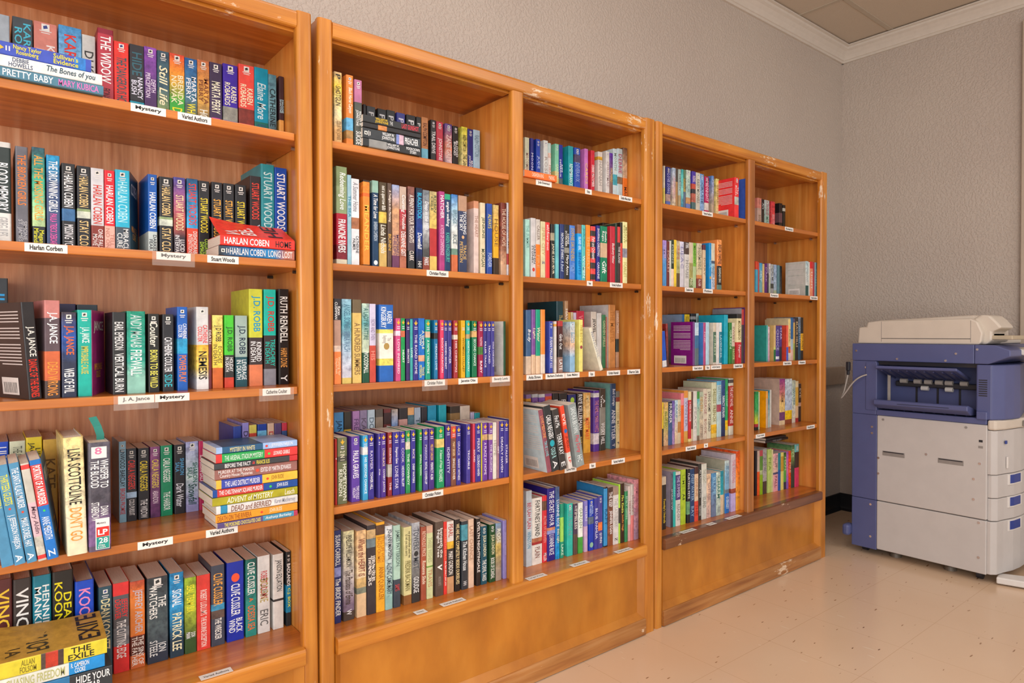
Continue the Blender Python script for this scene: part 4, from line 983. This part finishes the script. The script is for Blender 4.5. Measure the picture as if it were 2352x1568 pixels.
1790 1797 467|1c1c1e 6a4a50:.3 1c1c1e:.6 8a6a70:.75||
1799 1804 471|24241e c8c8b8:.1 24241e:.2||
@E2 .16
1736 1741 600|d84828 48a8c8:.24||
1742 1744 602|c85048||
1745 1751 604|3898c8 ~78b0b8:.6|SKY#d0e8f0@.2-.6|
1752 1756 606|d8b878||
1757 1762 605|5a1870|DARK#b8a0c8@.1-.6|
1762 1766 605|7a6a80 3a1838:.3||
1766 1770 605|d0c4cc ~b8c0a8:.5||
1771 1777 607|b0b4b0 ~a8b0c0:.5 4a4840:.6 a0a0a0:.75|CALM#80847c@.1-.5|
1779 1784 608|98b0d0 ~a8b8c8:.7 b0bc98:.8||
1787 1791 609|6a9098||
1792 1796 611|1a3038 ~6a6a68||
^ .03
1851 1857 600|a0c0c8 ~c8ccc8:.4 1a4a48:.7|COVENANT#90a8b0@.1-.6|back=b8b8b0;blurb
1858 1860 602|c8c8c0||
1861 1867 601|c82830 d88868:.2|LIGHT#f0d0c8@.3-.8|
1867 1871 602|a04048||
1872 1877 603|88b8c8|FAITH#d8e8f0@.2-.7|
1877 1880 604|4a5a70||
@E3 .05
1761 1764 747|4aa098||back=2a9088
1764 1768 750|c8b0b8 ~b890a8||
1778 1782 747|c8a870 b8c068:.6 2a6a38:.68||back=c8a868
1782 1790 748|4a3a80 d8d8e0:.87 4a3a80:.95|CHOICE#b8b0d0@.1-.7|
1791 1796 748|4a3078 2a2a38:.6|STAR#c8c0e0@.05-.4|
1807 1811 747|e06048 4a58b8:.62||back=d04838
1811 1816 733|d8c080 c85818:.66 d0c8b8:.82|REAL#a88a50@.2-.6|back=c8b890
1816 1822 730|1a5a90 a8b8c0:.5 d8b0a0:.75||back=c8b898
1823 1826 731|5a4a60 c8a058:.1 98a048:.6||
1827 1833 729|2a2420|BLACK HILLS#c8b090@.1-.7|
1834 1839 728|7a8898 ~2a4a60:.4|WESTERN#a0b0c0@.2-.6|
1840 1845 729|24201e d8a020:.38 24201e:.78|COUNTRY#3a2a10@.4-.75|
@E4 .08 .11
1735 1742 899|2a8a48 ~38a858:.5 ~c0c020:.8 b02838:.84 222:.92||
1743 1745 900|b8c8a8||
1760 1764 898|e8a048 c8a888:.2||back=f0a008
1765 1768 896|1a8098 ~a8b8b0:.8||
1769 1772 895|c8c4bc||
1791 1803 870|8a3880 ~c07070:.3 ~d8b870:.55 6a3a68:.72 d8c098:.9|DREAM#6a4a30@.3-.5|back=c0a898
1804 1819 870|c0d0d8 ~a8b8d0:.6 e0b818:.7 8a4a30:.9||
1820 1827 873|98a090 ~b0c4bc:.3 ~c8c0b0:.9|WATER#6a8a88@.2-.6|
1828 1834 875|d0c098 c8a048:.15 d0b088:.6 a03030:.9||
1835 1840 881|2a2020 b09080:.5 2a2020:.6|EYE#c0b0a0@.1-.4|
@E5 .14 .115
1735 1739 1035|14121a||
1740 1745 1035|c8b0a0 e85820:.47||
1745 1752 1034|b84850 5a8a30:.13 b0c088:.45 88b018:.55||
1753 1761 1030|9a9a98 ~a8a0a0:.5 4a3a34:.72|SNOW#787878@.2-.5|
1764 1772 1031|b8cc70|PEA#88a048@.2-.5|
1772 1776 1032|c8c490||
1777 1787 1041|e0a8b0 ~d0b0a0:.5 4a4a70:.42 e0a0a8:.55|TOO LATE#6a5058@.05-.36;FALL#905060@.6-.9|
1787 1793 1040|1a8090 1a58a8:.45||
1794 1800 1039|d8cc70 c09838:.1 d8cc70:.5||
1801 1806 1039|3a5a30 ~58a048:.5 38384a:.8|FERN#c0d8a0@.1-.5|
1806 1811 1037|a858b0 ~d878a0:.5 ~8a58b0:.8||
1812 1817 1035|e04820 ~d84018|FIRE#f0c0a0@.2-.7|
1818 1825 1022|3a6a48 ~88a860:.2 ~2a4038:.5|IVY#c0d0b0@.1-.3|
1826 1835 1020|68b8b8 30282a:.18 d83868:.55|PINK#f0e0e0@.05-.15|
'''
build_rows(DATA)
def stack(sid, d, items, z=None, jit=.003):
    Z = SZ[int(sid[1])] if z is None else z; bay = sid[0]; rnd = random.Random(sid)
    for u0, u1, th, cov, tx, op in items:
        X0 = solveX(u0, d, Z); X1 = solveX(u1, d, Z); lo, hi = INNER[bay]; X1 = min(X1, .582 if bay == 'A' else hi-.001)
        o = parse_opts(op)
        b, D = book((X1, d+rnd.random()*jit, Z+th/2+.0003), (0, -math.pi/2, 0), th, X1-X0, cov, seg_parse(tx), o, DEP-.016-d, 'stack', sid+'s')
        if 'open' in o:
            h = X1-X0; ang = math.radians(float(o['oa']))
            s_ = lying_sheet('curled_front_cover', th/2, D*.94, h, ang, o['open'], b, curl=.012)
            ca, sa = math.cos(ang), math.sin(ang)
            for (w1, zz, ln, rot_, col) in [x.split(',') for x in o['ct'].split('!')]:
                zz = float(zz)*h; ln = float(ln)*h
                f = lambda x, y, zz=zz, D=D: (th/2+ca*(D*.1+x)+sa*.0012, .001+sa*(D*.1+x)-ca*.0012, h-zz-y)
                lettering('cover_lettering', w1.replace('^', '\n'), ink(col), b, f, D*.78, ln)
        Z += th+.0006
stack('A1', .004, [(-2, 238, .0185, '4a7a90', '*PRETTY BABY#f0f4f4@.03-.5;MARY KUBICA#e878c0@.55-.95', ''),
    (-6, 235, .0215, 'dcdcda', '*The Bones of you#2a4a58@.45-.93;DEBBIE^HOWELLS#3a4a6a@.1-.32', ''),
    (-18, 210, .0245, '3a4fb0 3a4fb0:.8 2a7ac8:.82 3a4fb0:.94', "Nancy Taylor^Rosenberg#f0dc28@.2-.48;*Sullivan's^Evidence#f0dc28@.6-.86", 'l')])
stack('A2', .012, [(503, 684, .0225, '3a3e42 ~1a6aa8:.45 ~2a80b8:.72 ~b06a58:.88', 'HARLAN COBEN#e8e4e4@.14-.6;*LONG LOST#f0e4e0@.64-.97', 'e'),
    (506, 684, .0222, 'e8362c', 'HARLAN COBEN#fff@.05-.64;*HOME#2a2224@.73-.95', 'open=e03a30;oa=66;ct=ISBN,.06,.04,0,e8d8d0!NVA,.1,.18,0,f0f0f0!BEN,.3,.2,0,f0f0f0!HE,.66,.2,0,3a2a2a')])
stack('A4', .002, [(500, 689, .0125, '5a4a80 5a4a80:.53 4a90b0:.55 b83a58:.95', '*THE POISONED CHOCOLATES CASE#f0e060@.08-.52;Anthony Berkeley#e8f0f0@.58-.92', ''),
    (496, 689, .0175, 'e09428', '*DEATH ON THE RIVIERA#a85a20@.02-.42;o#e84a30@.53-.56;JOHN BUDE#f4e4c0@.64-.8', ''),
    (497, 689, .0192, 'd8d4d2 2a80a8:.05 d8d4d2:.13', '*DEAD and BERRIED#8a5a48@.17-.66;Karen MacInerney#9a9aa8@.7-.97', 'H'),
    (488, 689, .0182, 'a8a020', '*ADVENT of MYSTERY#f0f0d8@.16-.7;Leach#f0e8d0@.84-.96', ''),
    (489, 689, .0168, '1a4a98 c83a34:.05 1a4a98:.58', '*THE CHELTENHAM SQUARE MURDER#f4f0f0@.07-.57;o#40c860@.65-.68;JOHN BUDE#e0e8f4@.74-.88', ''),
    (497, 689, .0198, 'f0b840 3a4aa8:.06 f0b840:.55', '*THE LAKE DISTRICT MURDER#e8e8f4@.1-.52;o#e84a30@.6-.63;JOHN BUDE#a07828@.66-.82', ''),
    (494, 689, .0228, '96645c', '*MURDER AT THE MANOR^Country House Mysteries#f0e4e0@.04-.46;o#e0503a@.48-.52;EDITED BY MARTIN EDWARDS#f4ecec@.54-.92', ''),
    (492, 689, .0134, '3c3e42 c83034:.9', '*BEFORE THE FACT#f0ecec@.12-.42;a#e04040@.44-.47;FRANCIS ILES#e8d850@.49-.65', ''),
    (496, 689, .0195, 'd83a38 2aa050:.07 d83a38:.58', '*THE ARSENAL STADIUM MYSTERY#d8f0dc@.1-.56;o#60d050@.62-.65;LEONARD GRIBBLE#f4e8e8@.69-.9', ''),
    (497, 689, .0148, '9ab8e4 2a5a80:.07 9ab8e4:.56', '*MYSTERY IN WHITE#e8dca0@.16-.46;o#e04a40@.59-.62;J. JEFFERSON FARJEON#f0f4fc@.64-.94', '')])
stack('A5', .004, [(0, 259, .040, '2c3034', '', ''),
    (0, 258, .040, '303438 2a70a0:.2 303438:.6', '*HIDE YOUR^FEAR#f0f0f0@.66-.98', ''),
    (0, 241, .0255, 'd8d8cc 1f8ad0:.64', 'CHASING FREEDOM#b8b878@.05-.6;R. CAMERON^COOKE#f0f4f8@.66-.84', ''),
    (-16, 246, .0305, 'd8c838 5a4a40:.4 b83a28:.44 4a3a34:.55 d8c838:.6', 'ALLAN^FOLSOM#8a7a28@.22-.36;*THE^EXILE#2a2420@.64-.88', 'open=b0883a;oa=79;ct=FOLSOM,.28,.2,0,3a3424!ALLAN,.1,.13,0,4a3a20!EXILE,.75,.2,0,2a2624')])
stack('B1', .008, [(834, 966.5, .0205, '2a2c2e 8a8a88:.1 2a2c2e:.4', 'WILLIAM W.^JOHNSTONE#f0f0f0@.4-.62;*MOON DOWN^STORM#f0f0f0@.74-.98', ''),
    (834, 966.5, .0262, '34383c 7a8ac8:.57 c8a8b8:.62 34383c:.7', 'WILLIAM W.^JOHNSTONE#f0f0f0@.32-.54;*PREACHER#f0f0f0@.72-.96', 'e'),
    (834, 966.5, .0125, '282628 c88048:.25 282628:.4', '', ''),
    (834, 966.5, .0185, '2c2e30 2c2e30:.62 30282a:.64', 'WILLIAM W.^JOHNSTONE#f0c830@.2-.42;THE#d8d8d8@.45-.5;*LAST GUNSHOT#e04050@.66-.96', '')])
stack('C1', .006, [(1206, 1280, .0205, 'f07030', 'CASSANDRA KING#f8d8c0@.22-.58;MAKING#f8d8c0@.74-.92', '')])
# two thin dark books lying across the tops of the upright row
stack('E5', .128, [(1759, 1811, .0115, '1a1c20', 'THE GUIDE#888@.3-.7', ''), (1760, 1806, .0105, '202428', '', '')], z=SZ[5]+.2362)

# library sticker, jacket and bookmark on the large-print hardcover
def find_title(t): return next(b for b in ALL if b['title'] and b['title'].replace('\n', ' ') == t)
lp = find_title('WHISPER TO THE BLOOD'); r = lp['o']; wd, h = lp['wd'], lp['h']
def sticker(name, x0, x1, t0, t1, col, parent, y=-.0007): return flat(name, [(wd*x0, h*(1-t1)), (wd*x1, h*(1-t1)), (wd*x1, h*(1-t0)), (wd*x0, h*(1-t0))], ink(col), parent, y)
st = sticker('spine_sticker', -.36, .32, .04, .145, 'ece6e4', r); st['label'] = 'white sticker with a pink 8'
lettering('sticker_lettering', '8', ink('d878a0'), st, lambda x, y: (-.008+x, -.0009, h*.89+y), .012, .014)
st = sticker('spine_sticker', -.2, .42, .70, .985, 'ece8e6', r)
sticker('large_print_panel', -.16, .4, .78, .87, 'e03028', st, -.0009); sticker('loan_panel', -.16, .4, .872, .98, '1f9a8c', st, -.0009)
lettering('sticker_lettering', 'LP', ink('f4f0f0'), st, lambda x, y: (wd*-.1+x, -.0011, h*.148+y), wd*.44, h*.05, bold=.03)
lettering('sticker_lettering', '28', ink('f4f0f0'), st, lambda x, y: (wd*-.06+x, -.0011, h*.07+y), wd*.4, h*.05, bold=.02)
lettering('sticker_lettering', 'Day\nLoan', ink('f4f0f0'), st, lambda x, y: (wd*-.1+x, -.0011, h*.028+y), wd*.34, h*.034)
lettering('sticker_lettering', 'Mystery', ink('5a5a58'), st, lambda x, y: (wd*-.14+x, -.0011, h*.245+y), wd*.4, h*.022)
b = bmesh.new(); P = [(.002, .06, h-.06), (.002, .06, h+.006), (-.003, .06, h+.024), (-.012, .056, h+.044)]
vv = [[b.verts.new((x, y, z)), b.verts.new((x+.014, y+.002, z+.002))] for x, y, z in P]
for a, c in zip(vv, vv[1:]): b.faces.new((a[0], a[1], c[1], c[0]))
bm_ = obj('bookmark', b, ink('3a9a8c')); bm_.location = r.location; bm_.rotation_euler = r.rotation_euler
md = bm_.modifiers.new('thickness', 'SOLIDIFY'); md.thickness = .0004
tag(bm_, 'teal paper bookmark sticking up out of the large print hardcover', 'bookmark')
fr = find_title('BLOOD MEMORY')

# ---------------------------------------------------------------- shelf labels
M_TAPE, nt, p = newmat('clear_tape', .15, .5); p.inputs['Alpha'].default_value = .1; p.inputs['Base Color'].default_value = (.85, .8, .74, 1)
LAB = '''A1 300 381 Mystery
A1 408 485 Varied Authors
A2 56 155 Harlan Corben !
A2 359 438 Mystery t
A2 476 548 Stuart Woods !
A3 271 354 J. A. Jance !t
A3 356 435 Mystery
A3 603 667 Catherine Coulter !t
A4 316 397 Mystery
A4 473 546 Varied Authors
A5 462 536 Varied Authors f
A5 366 406 Mystery f
B2 980 1030 Christian Fiction
B3 975 1022 Christian Fiction t
B3 1053 1097 Janette Oke !
B3 1130 1171 Beverly Lewis !t
B4 970 1018 Christian Fiction
B5 1019 1071 Varied Authors f
B5 958 983 Fantasy f
C1 1231 1267 Jude Deveraux !
C1 1344 1359 Fiction
C1 1422 1452 Debbie Macomber !
C2 1348 1361 Fiction
C2 1401 1430 Varied Authors
C3 1209 1246 Anita Shreve !
C3 1253 1297 Barbara Delinsky !
C3 1298 1331 Susan Mallery !
C3 1352 1366 Fiction
C3 1394 1424 Kristin Hannah !
C3 1441 1470 Sharon Sala !
C4 1297 1324 Large Print
C4 1354 1368 Fiction
C4 1405 1435 Varied Authors
C5 1216 1258 Large Print f
C5 1318 1356 Fiction f
C5 1420 1455 Varied Authors f
D1 1613 1637 Varied Authors
D2 1573 1593 Danielle Steel !
D2 1615 1637 Fiction
D3 1591 1615 Varied Authors
D3 1620 1631 Fiction
D3 1633 1657 LaVyrle Spencer !
D3 1685 1706 Danielle Steel !
D4 1575 1599 Varied Authors
D4 1617 1626 Fiction
D5 1570 1601 Varied Authors f
D5 1631 1647 Fiction f
D5 1675 1705 Romance f
E1 1803 1822 Romance
E2 1769 1788 Romance
E2 1861 1878 Varied Authors
E3 1799 1818 Varied Authors
E3 1834 1850 Westerns
E4 1736 1757 Young Adult
E4 1853 1871 Nonfiction'''
LABS = {}
for i, L in enumerate(LAB.split('\n')):
    t = L.split(); sid = t[0]; u0, u1 = float(t[1]), float(t[2]); fl = ''
    if t[-1] in ('!', 'f', 't', '!t'): fl = t.pop()
    body = ' '.join(t[3:]); Z = SZ[int(sid[1])]; hh = .0165
    if 'f' in fl:      # lies flat on the front of the bottom shelf
        y0, y1 = -.011, .012; X0, X1 = solveX(u0, y0, Z+.002), solveX(u1, y0, Z+.002)
        o = box('shelf_label', X0, X1, y0, y1, Z+.0011, Z+.0015, M_PAPER)
        lettering('label_lettering', body, ink('2a2826'), o, lambda x, y: (X0+.007+x, y0+.007+y, Z+.0017), X1-X0-.014, .0085, 2, .01)
    else:
        X0, X1 = solveX(u0, .0145, Z), solveX(u1, .0145, Z)
        o = box('shelf_label', X0, X1, .0142, .0148, Z-ST+.0005, Z-ST+.0005+hh, M_PAPER)
        lettering('label_lettering', body, ink('2a2826'), o, lambda x, y: (X0+.008+x, .0140, Z-ST+.0042+y), X1-X0-.016, .0096, 2, .03)
        if 't' in fl:
            tp = box('clear_tape', X0-.008, X1+.008, .0136, .0138, Z-ST-.012, Z-.001, M_TAPE, o)
    what = 'giving an author name' if '!' in fl else 'reading '+body
    LABS.setdefault((sid, what), []).append((X0, o))
for (sid, what), v in LABS.items():
    v.sort(key=lambda q: q[0])
    for j, (x, o) in enumerate(v):
        pre = '' if len(v) == 1 else ordw(j+1)+' '
        tag(o, ('%swhite shelf label %s on the %s, %s' % (pre, what, SHN[int(sid[1])], BAYN[sid[0]])), 'label', 'shelf labels on the '+SHN[int(sid[1])]+', '+BAYN[sid[0]])

# ---------------------------------------------------------------- labels of the books
from collections import Counter, defaultdict
rowsd = defaultdict(list)
for b in ALL: rowsd[b['row']].append(b)
ROWN = {'@': 'row', '$': 'back row', '^': 'front row', 's': 'stack'}
def small(t, k_):
    ws = t.replace('\n', ' ').split(); ws = ws[:k_]
    return ' '.join(x if any(c.islower() for c in x) else x.capitalize() for x in ws)
seen = set()
for rid, v in rowsd.items():
    if rid[-1] != 's': v.sort(key=lambda b: b['x'])
    for i, b in enumerate(v):
        kd = {'hardcover_book': 'hardcover', 'paperback_book': 'paperback', 'trade_paperback': 'paperback'}[b['kind']]
        col = b['col']; tp = SHN[int(rid[1])]+', '+BAYN[rid[0]]
        tc = cname(b['tcol'] if len(b['tcol']) == 6 else ''.join(x*2 for x in b['tcol'])) if b['tcol'] else None
        pos = ordw(i+1)+(' from bottom of stack' if rid[-1] == 's' else ' in '+ROWN[rid[-1]])
        if b['title']:
            opts_ = ['%s %s titled %s, %s' % (col, kd, small(b['title'], k_), tp) for k_ in (6, 5, 4, 3)]+['%s %s titled %s, %s, %s' % (col, kd, small(b['title'], k_), pos, tp) for k_ in (4, 3, 2, 1)]
        else:
            opts_ = (['%s book with %s text, %s, %s' % (col, tc, pos, tp)] if tc else [])+['%s book, %s, %s' % (col, pos, tp)]
        lab = next((q for q in opts_ if len(q.split()) <= 16 and q.lower() not in seen), opts_[-1])
        seen.add(lab.lower())
        tag(b['o'], lab, 'book', 'books on the '+tp)

# ---------------------------------------------------------------- photocopier
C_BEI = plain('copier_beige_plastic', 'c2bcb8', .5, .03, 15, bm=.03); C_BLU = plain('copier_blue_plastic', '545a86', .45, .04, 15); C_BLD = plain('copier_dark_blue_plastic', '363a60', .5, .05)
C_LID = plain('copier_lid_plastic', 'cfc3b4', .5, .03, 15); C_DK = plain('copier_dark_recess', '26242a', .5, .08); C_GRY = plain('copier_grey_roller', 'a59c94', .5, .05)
C_HAN = plain('copier_blue_handle', '2a3f8c', .4, .05); C_SCR = plain('bright_screw', 'd8d6d8', .25, .03, metal=.9); C_SL = plain('copier_slot_grey', '8c8580', .6, .06); C_WH = plain('copier_white_plastic', 'd8d2cc', .45, .03)
cp = empty('photocopier', (3.645, -.32, 0)); tag(cp, 'large beige and blue office photocopier on casters by the far wall', 'photocopier')
inv = Matrix.Translation((-3.645, .32, 0))
n0 = set(COL.objects)
x0, x1 = 3.345, 3.93
yr, yb, yf = -.036, -.152, -.598
box('rear_panel', x0, x1, yb, yr, .03, .268, C_BLU, cp, .003); box('rear_panel', x0, x1, yb, yr, .2695, .678, C_BLU, cp, .003)
box('side_panel', x0, x1-.02, yf, yb-.0005, .271, .6775, C_BEI, cp, .004); box('lower_side_panel', x0, x1-.02, yf, yb-.0005, .036, .2675, C_BEI, cp, .004)
box('chassis', x0+.02, x1-.03, yf+.005, yr-.01, .04, .67, C_DK, cp)
# hand holds in the side panel
for ya, yc in ((-.275, -.178), (-.512, -.412)):
    sl = box('hand_hold', x0-.0012, x0+.001, ya, yc, .490, .512, C_SL, cp, .0006)
    box('hand_hold_lip', x0-.002, x0, ya+.004, yc-.004, .506, .510, C_DK, sl)
for y, z in ((-.16, .475), (-.16, .40), (-.55, .44), (-.55, .352), (-.365, .521), (-.572, .51), (-.57, .255), (-.57, .105), (-.125, .245), (-.125, .09), (-.13, .59), (-.13, .62), (-.18, .66), (-.52, .66)):
    cyl('screw', (x0-.0005, y, z), .0055, .003, 'x', C_SCR if z < .65 else C_SL, cp, 12)
ic = box('warning_marks', x0-.0006, x0, -.583, -.566, .576, .586, C_SL, cp); box('warning_mark', x0-.0006, x0, -.582, -.568, .602, .612, C_DK, cp)
# front: door, drawers, cassette with softly bulging fronts
def front(name, z0, z1, bulge=.05, mat=C_BEI, xa=x0+.004, mid=None):
    pts = [(xa, yf+.0005), (xa, yf-.014), (xa+.02, yf-.031), (xa+.07, yf-.04), (xa+.14, yf-.058), (xa+.21, yf-.066), (x1-.03, yf-.07), (x1, yf-.03), (x1, yf+.0005)]
    return prism(name, pts, 'z', z0, z1, mat, cp, .003)
front('front_door', .4665, .655, .045); front('paper_drawer', .366, .464, .05, xa=x0+.012); front('paper_drawer', .268, .3635, .05, xa=x0+.012); front('paper_cassette', .04, .2655, .05)
for zc_ in (.441, .343, .241):
    fm = prism('drawer_handle_frame', [(x0+.106, yf-.050), (x0+.14, yf-.0595), (x0+.222, yf-.068), (x0+.222, yf-.06), (x0+.106, yf-.042)], 'z', zc_-.025, zc_+.022, C_WH, cp, .001)
    prism('drawer_handle', [(x0+.116, yf-.0545), (x0+.14, yf-.0608), (x0+.206, yf-.0678), (x0+.206, yf-.06), (x0+.116, yf-.045)], 'z', zc_-.019, zc_+.018, C_HAN, fm, .001)
box('door_latch', x0+.085, x0+.1, yf-.052, yf-.045, .49, .54, C_WH, cp, .002); box('status_mark', x0+.07, x0+.085, yf-.05, yf-.044, .596, .61, C_HAN, cp, .001)
# beige cover strip above the door
prism('front_cover', [(x0+.0, yf), (x0+.004, yf-.03), (x0+.07, yf-.05), (x0+.2, yf-.07), (x0+.3, yf-.1), (x1, yf-.1), (x1, yf)], 'z', .657, .70, C_LID, cp, .008)
bp = box('name_plate', x0+.2, x0+.25, yf-.083, yf-.075, .662, .69, C_SL, cp, .003)
# upper blue section with the paper output recess
box('upper_rear_column', x0, x1, -.148, yr, .6785, .9365, C_BLU, cp, .003); box('upper_rear_cover', x0-.004, x0+.02, -.152, -.1, .70, .93, C_BLU, cp, .003)
box('recess_floor', x0, x1, yf+.002, -.148, .6785, .705, C_BLU, cp, .003); box('recess_back', x0+.15, x0+.17, -.55, -.148, .70, .937, C_BLU, cp)
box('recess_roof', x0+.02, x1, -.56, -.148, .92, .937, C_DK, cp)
for y in (-.27, -.36, -.45): box('paper_guide', x0+.1465, x0+.15, y-.004, y+.004, .71, .82, C_DK, cp)
rl = box('roller_bar', x0+.11, x0+.148, -.545, -.19, .815, .84, C_DK, cp, .004)
for y in (-.23, -.29, -.335, -.38, -.42, -.48): cyl('feed_roller', (x0+.105, y, .842), .011, .03, 'y', C_GRY, rl, 14)
for y in (-.32, -.42): cyl('feed_roller', (x0+.108, y, .812), .011, .03, 'y', C_WH, rl, 14)
# tilted upper tray seen from below, ribs beneath
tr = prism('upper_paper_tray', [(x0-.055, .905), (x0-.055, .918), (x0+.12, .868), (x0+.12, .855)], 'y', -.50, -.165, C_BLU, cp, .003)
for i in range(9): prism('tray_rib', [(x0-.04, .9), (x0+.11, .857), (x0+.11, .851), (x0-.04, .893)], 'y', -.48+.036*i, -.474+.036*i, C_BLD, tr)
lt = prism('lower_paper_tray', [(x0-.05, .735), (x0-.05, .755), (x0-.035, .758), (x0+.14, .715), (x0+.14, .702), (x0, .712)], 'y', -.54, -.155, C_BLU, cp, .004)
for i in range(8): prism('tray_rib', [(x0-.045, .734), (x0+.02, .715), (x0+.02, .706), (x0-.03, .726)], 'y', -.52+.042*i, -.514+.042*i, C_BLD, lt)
box('tray_line', x0-.051, x0-.049, -.47, -.26, .742, .744, C_DK, lt)
box('metal_strut', x0+.05, x0+.058, -.19, -.178, .71, .9, C_GRY, cp, .001)
# front pillar with vents, scan band, nose
prism('front_pillar', [(x0, -.556), (x0, -.614), (x0+.055, -.646), (x0+.12, -.662), (x0+.18, -.668), (x0+.255, -.655), (x1-.05, -.60), (x1-.05, -.556)], 'z', .70, .935, C_BLU, cp, .006)
for i in range(8): box('vent_slot', x0+.0-.001, x0+.004, -.597, -.566, .80+.0095*i, .8045+.0095*i, C_DK, cp)
box('pillar_foot', x0-.012, x0+.02, -.6, -.56, .70, .735, C_BLU, cp, .004)
box('scanner_band', x0, x1, -.548, -.035, .9375, 1.02, C_BLU, cp, .003)
prism('scanner_nose', [(-.5485, .9375), (-.5485, 1.02), (-.625, 1.018), (-.678, .998), (-.678, .972), (-.60, .9375)], 'x', x0, x1, C_BLU, cp, .004)
for y, z in ((-.055, .985), (-.24, .95), (-.44, .948), (-.48, .98), (-.56, 1.0), (-.1, .905), (-.14, .83), (-.48, .73)): cyl('screw', (x0-.001, y, z), .005, .004, 'x', C_SCR, cp, 12)
cpn = prism('control_panel', [(-.61, .995), (-.61, 1.016), (-.83, .962), (-.835, .94), (-.82, .935)], 'x', x0+.15, x1, C_WH, cp, .006)
prism('control_screen', [(-.64, 1.007), (-.64, 1.0105), (-.80, .971), (-.80, .968)], 'x', x0+.2, x0+.42, plain('panel_screen', 'b3a68e', .2, .04), cpn)
# document feeder lid with rounded front
prism('document_feeder', [(-.055, 1.0205), (-.06, 1.098), (-.095, 1.101), (-.10, 1.123), (-.14, 1.128), (-.53, 1.133), (-.555, 1.12), (-.575, 1.07), (-.57, 1.03), (-.56, 1.0205)], 'x', x0+.012, x0+.26, C_LID, cp, .006)
prism('feeder_hood', [(-.532, 1.0215), (-.532, 1.134), (-.56, 1.15), (-.59, 1.147), (-.615, 1.12), (-.635, 1.094), (-.6, 1.075), (-.6, 1.04), (-.58, 1.0215)], 'x', x0+.045, x0+.22, C_LID, cp, .008)
prism('feeder_hood', [(-.1, 1.1), (-.12, 1.131), (-.53, 1.15), (-.6, 1.13), (-.6, 1.03), (-.1, 1.03)], 'x', x0+.06, x0+.28, C_LID, cp, .012)
box('feeder_tray', x0+.05, x0+.26, -.672, -.575, 1.042, 1.060, plain('feeder_tray_tan', 'b8a88e', .5, .03), cp, .004); box('platen_cover', x0+.26, x1, -.57, -.07, 1.0205, 1.055, C_LID, cp, .008)
box('feeder_seam', x0+.0115, x0+.013, -.531, -.165, 1.044, 1.0465, C_DK, cp); 
for y in (-.165, -.531): box('feeder_seam', x0+.0115, x0+.013, y-.0008, y+.0008, 1.03, 1.125, C_SL, cp)
# casters and levelling feet
for X, Y in ((3.41, -.078), (3.40, -.562), (3.87, -.078), (3.87, -.562)):
    cyl('caster', (X, Y, .021), .021, .022, 'y', C_DK, cp, 20); box('caster_fork', X-.014, X+.014, Y-.016, Y+.016, .028, .041, C_DK, cp, .003)
for Y in (-.21, -.44): cyl('levelling_foot', (3.42, Y, .009), .026, .018, 'z', plain('foot_metal', '6a5f52', .5, .05, metal=.2), cp, 24, .022)
prism('stabiliser_foot', [(3.36, -.63), (3.40, -.76), (3.44, -.80), (3.93, -.80), (3.93, -.72), (3.48, -.72), (3.43, -.62)], 'z', .006, .034, C_WH, cp, .005)
box('knob', x0-.03, x0+.03, yr, yr+.035, .075, .13, C_BLU, cp, .012)
for o in set(COL.objects)-n0:
    if o.parent is cp: o.matrix_parent_inverse = inv
cd = empty('power_cord', (3.34, -.01, .8)); tag(cd, 'grey power cord looping down from a black plug behind the photocopier', 'cord')
n1 = set(COL.objects)
box('plug', x0-.02, x0-.002, -.03, -.012, .885, .93, C_DK, cd, .004); box('strain_relief', x0-.018, x0-.006, -.027, -.015, .865, .886, C_DK, cd, .003)
tube('cable', [(x0-.012, -.02, .87), (x0-.015, -.012, .82), (x0-.02, -.002, .77), (x0-.025, .01, .745), (x0-.03, -.012, .77), (x0-.03, -.05, .83), (x0-.025, -.085, .862), (x0-.008, -.108, .87)], .0038, C_GRY, cd)
for o in set(COL.objects)-n1: o.matrix_parent_inverse = Matrix.Translation((-3.34, .01, -.8))
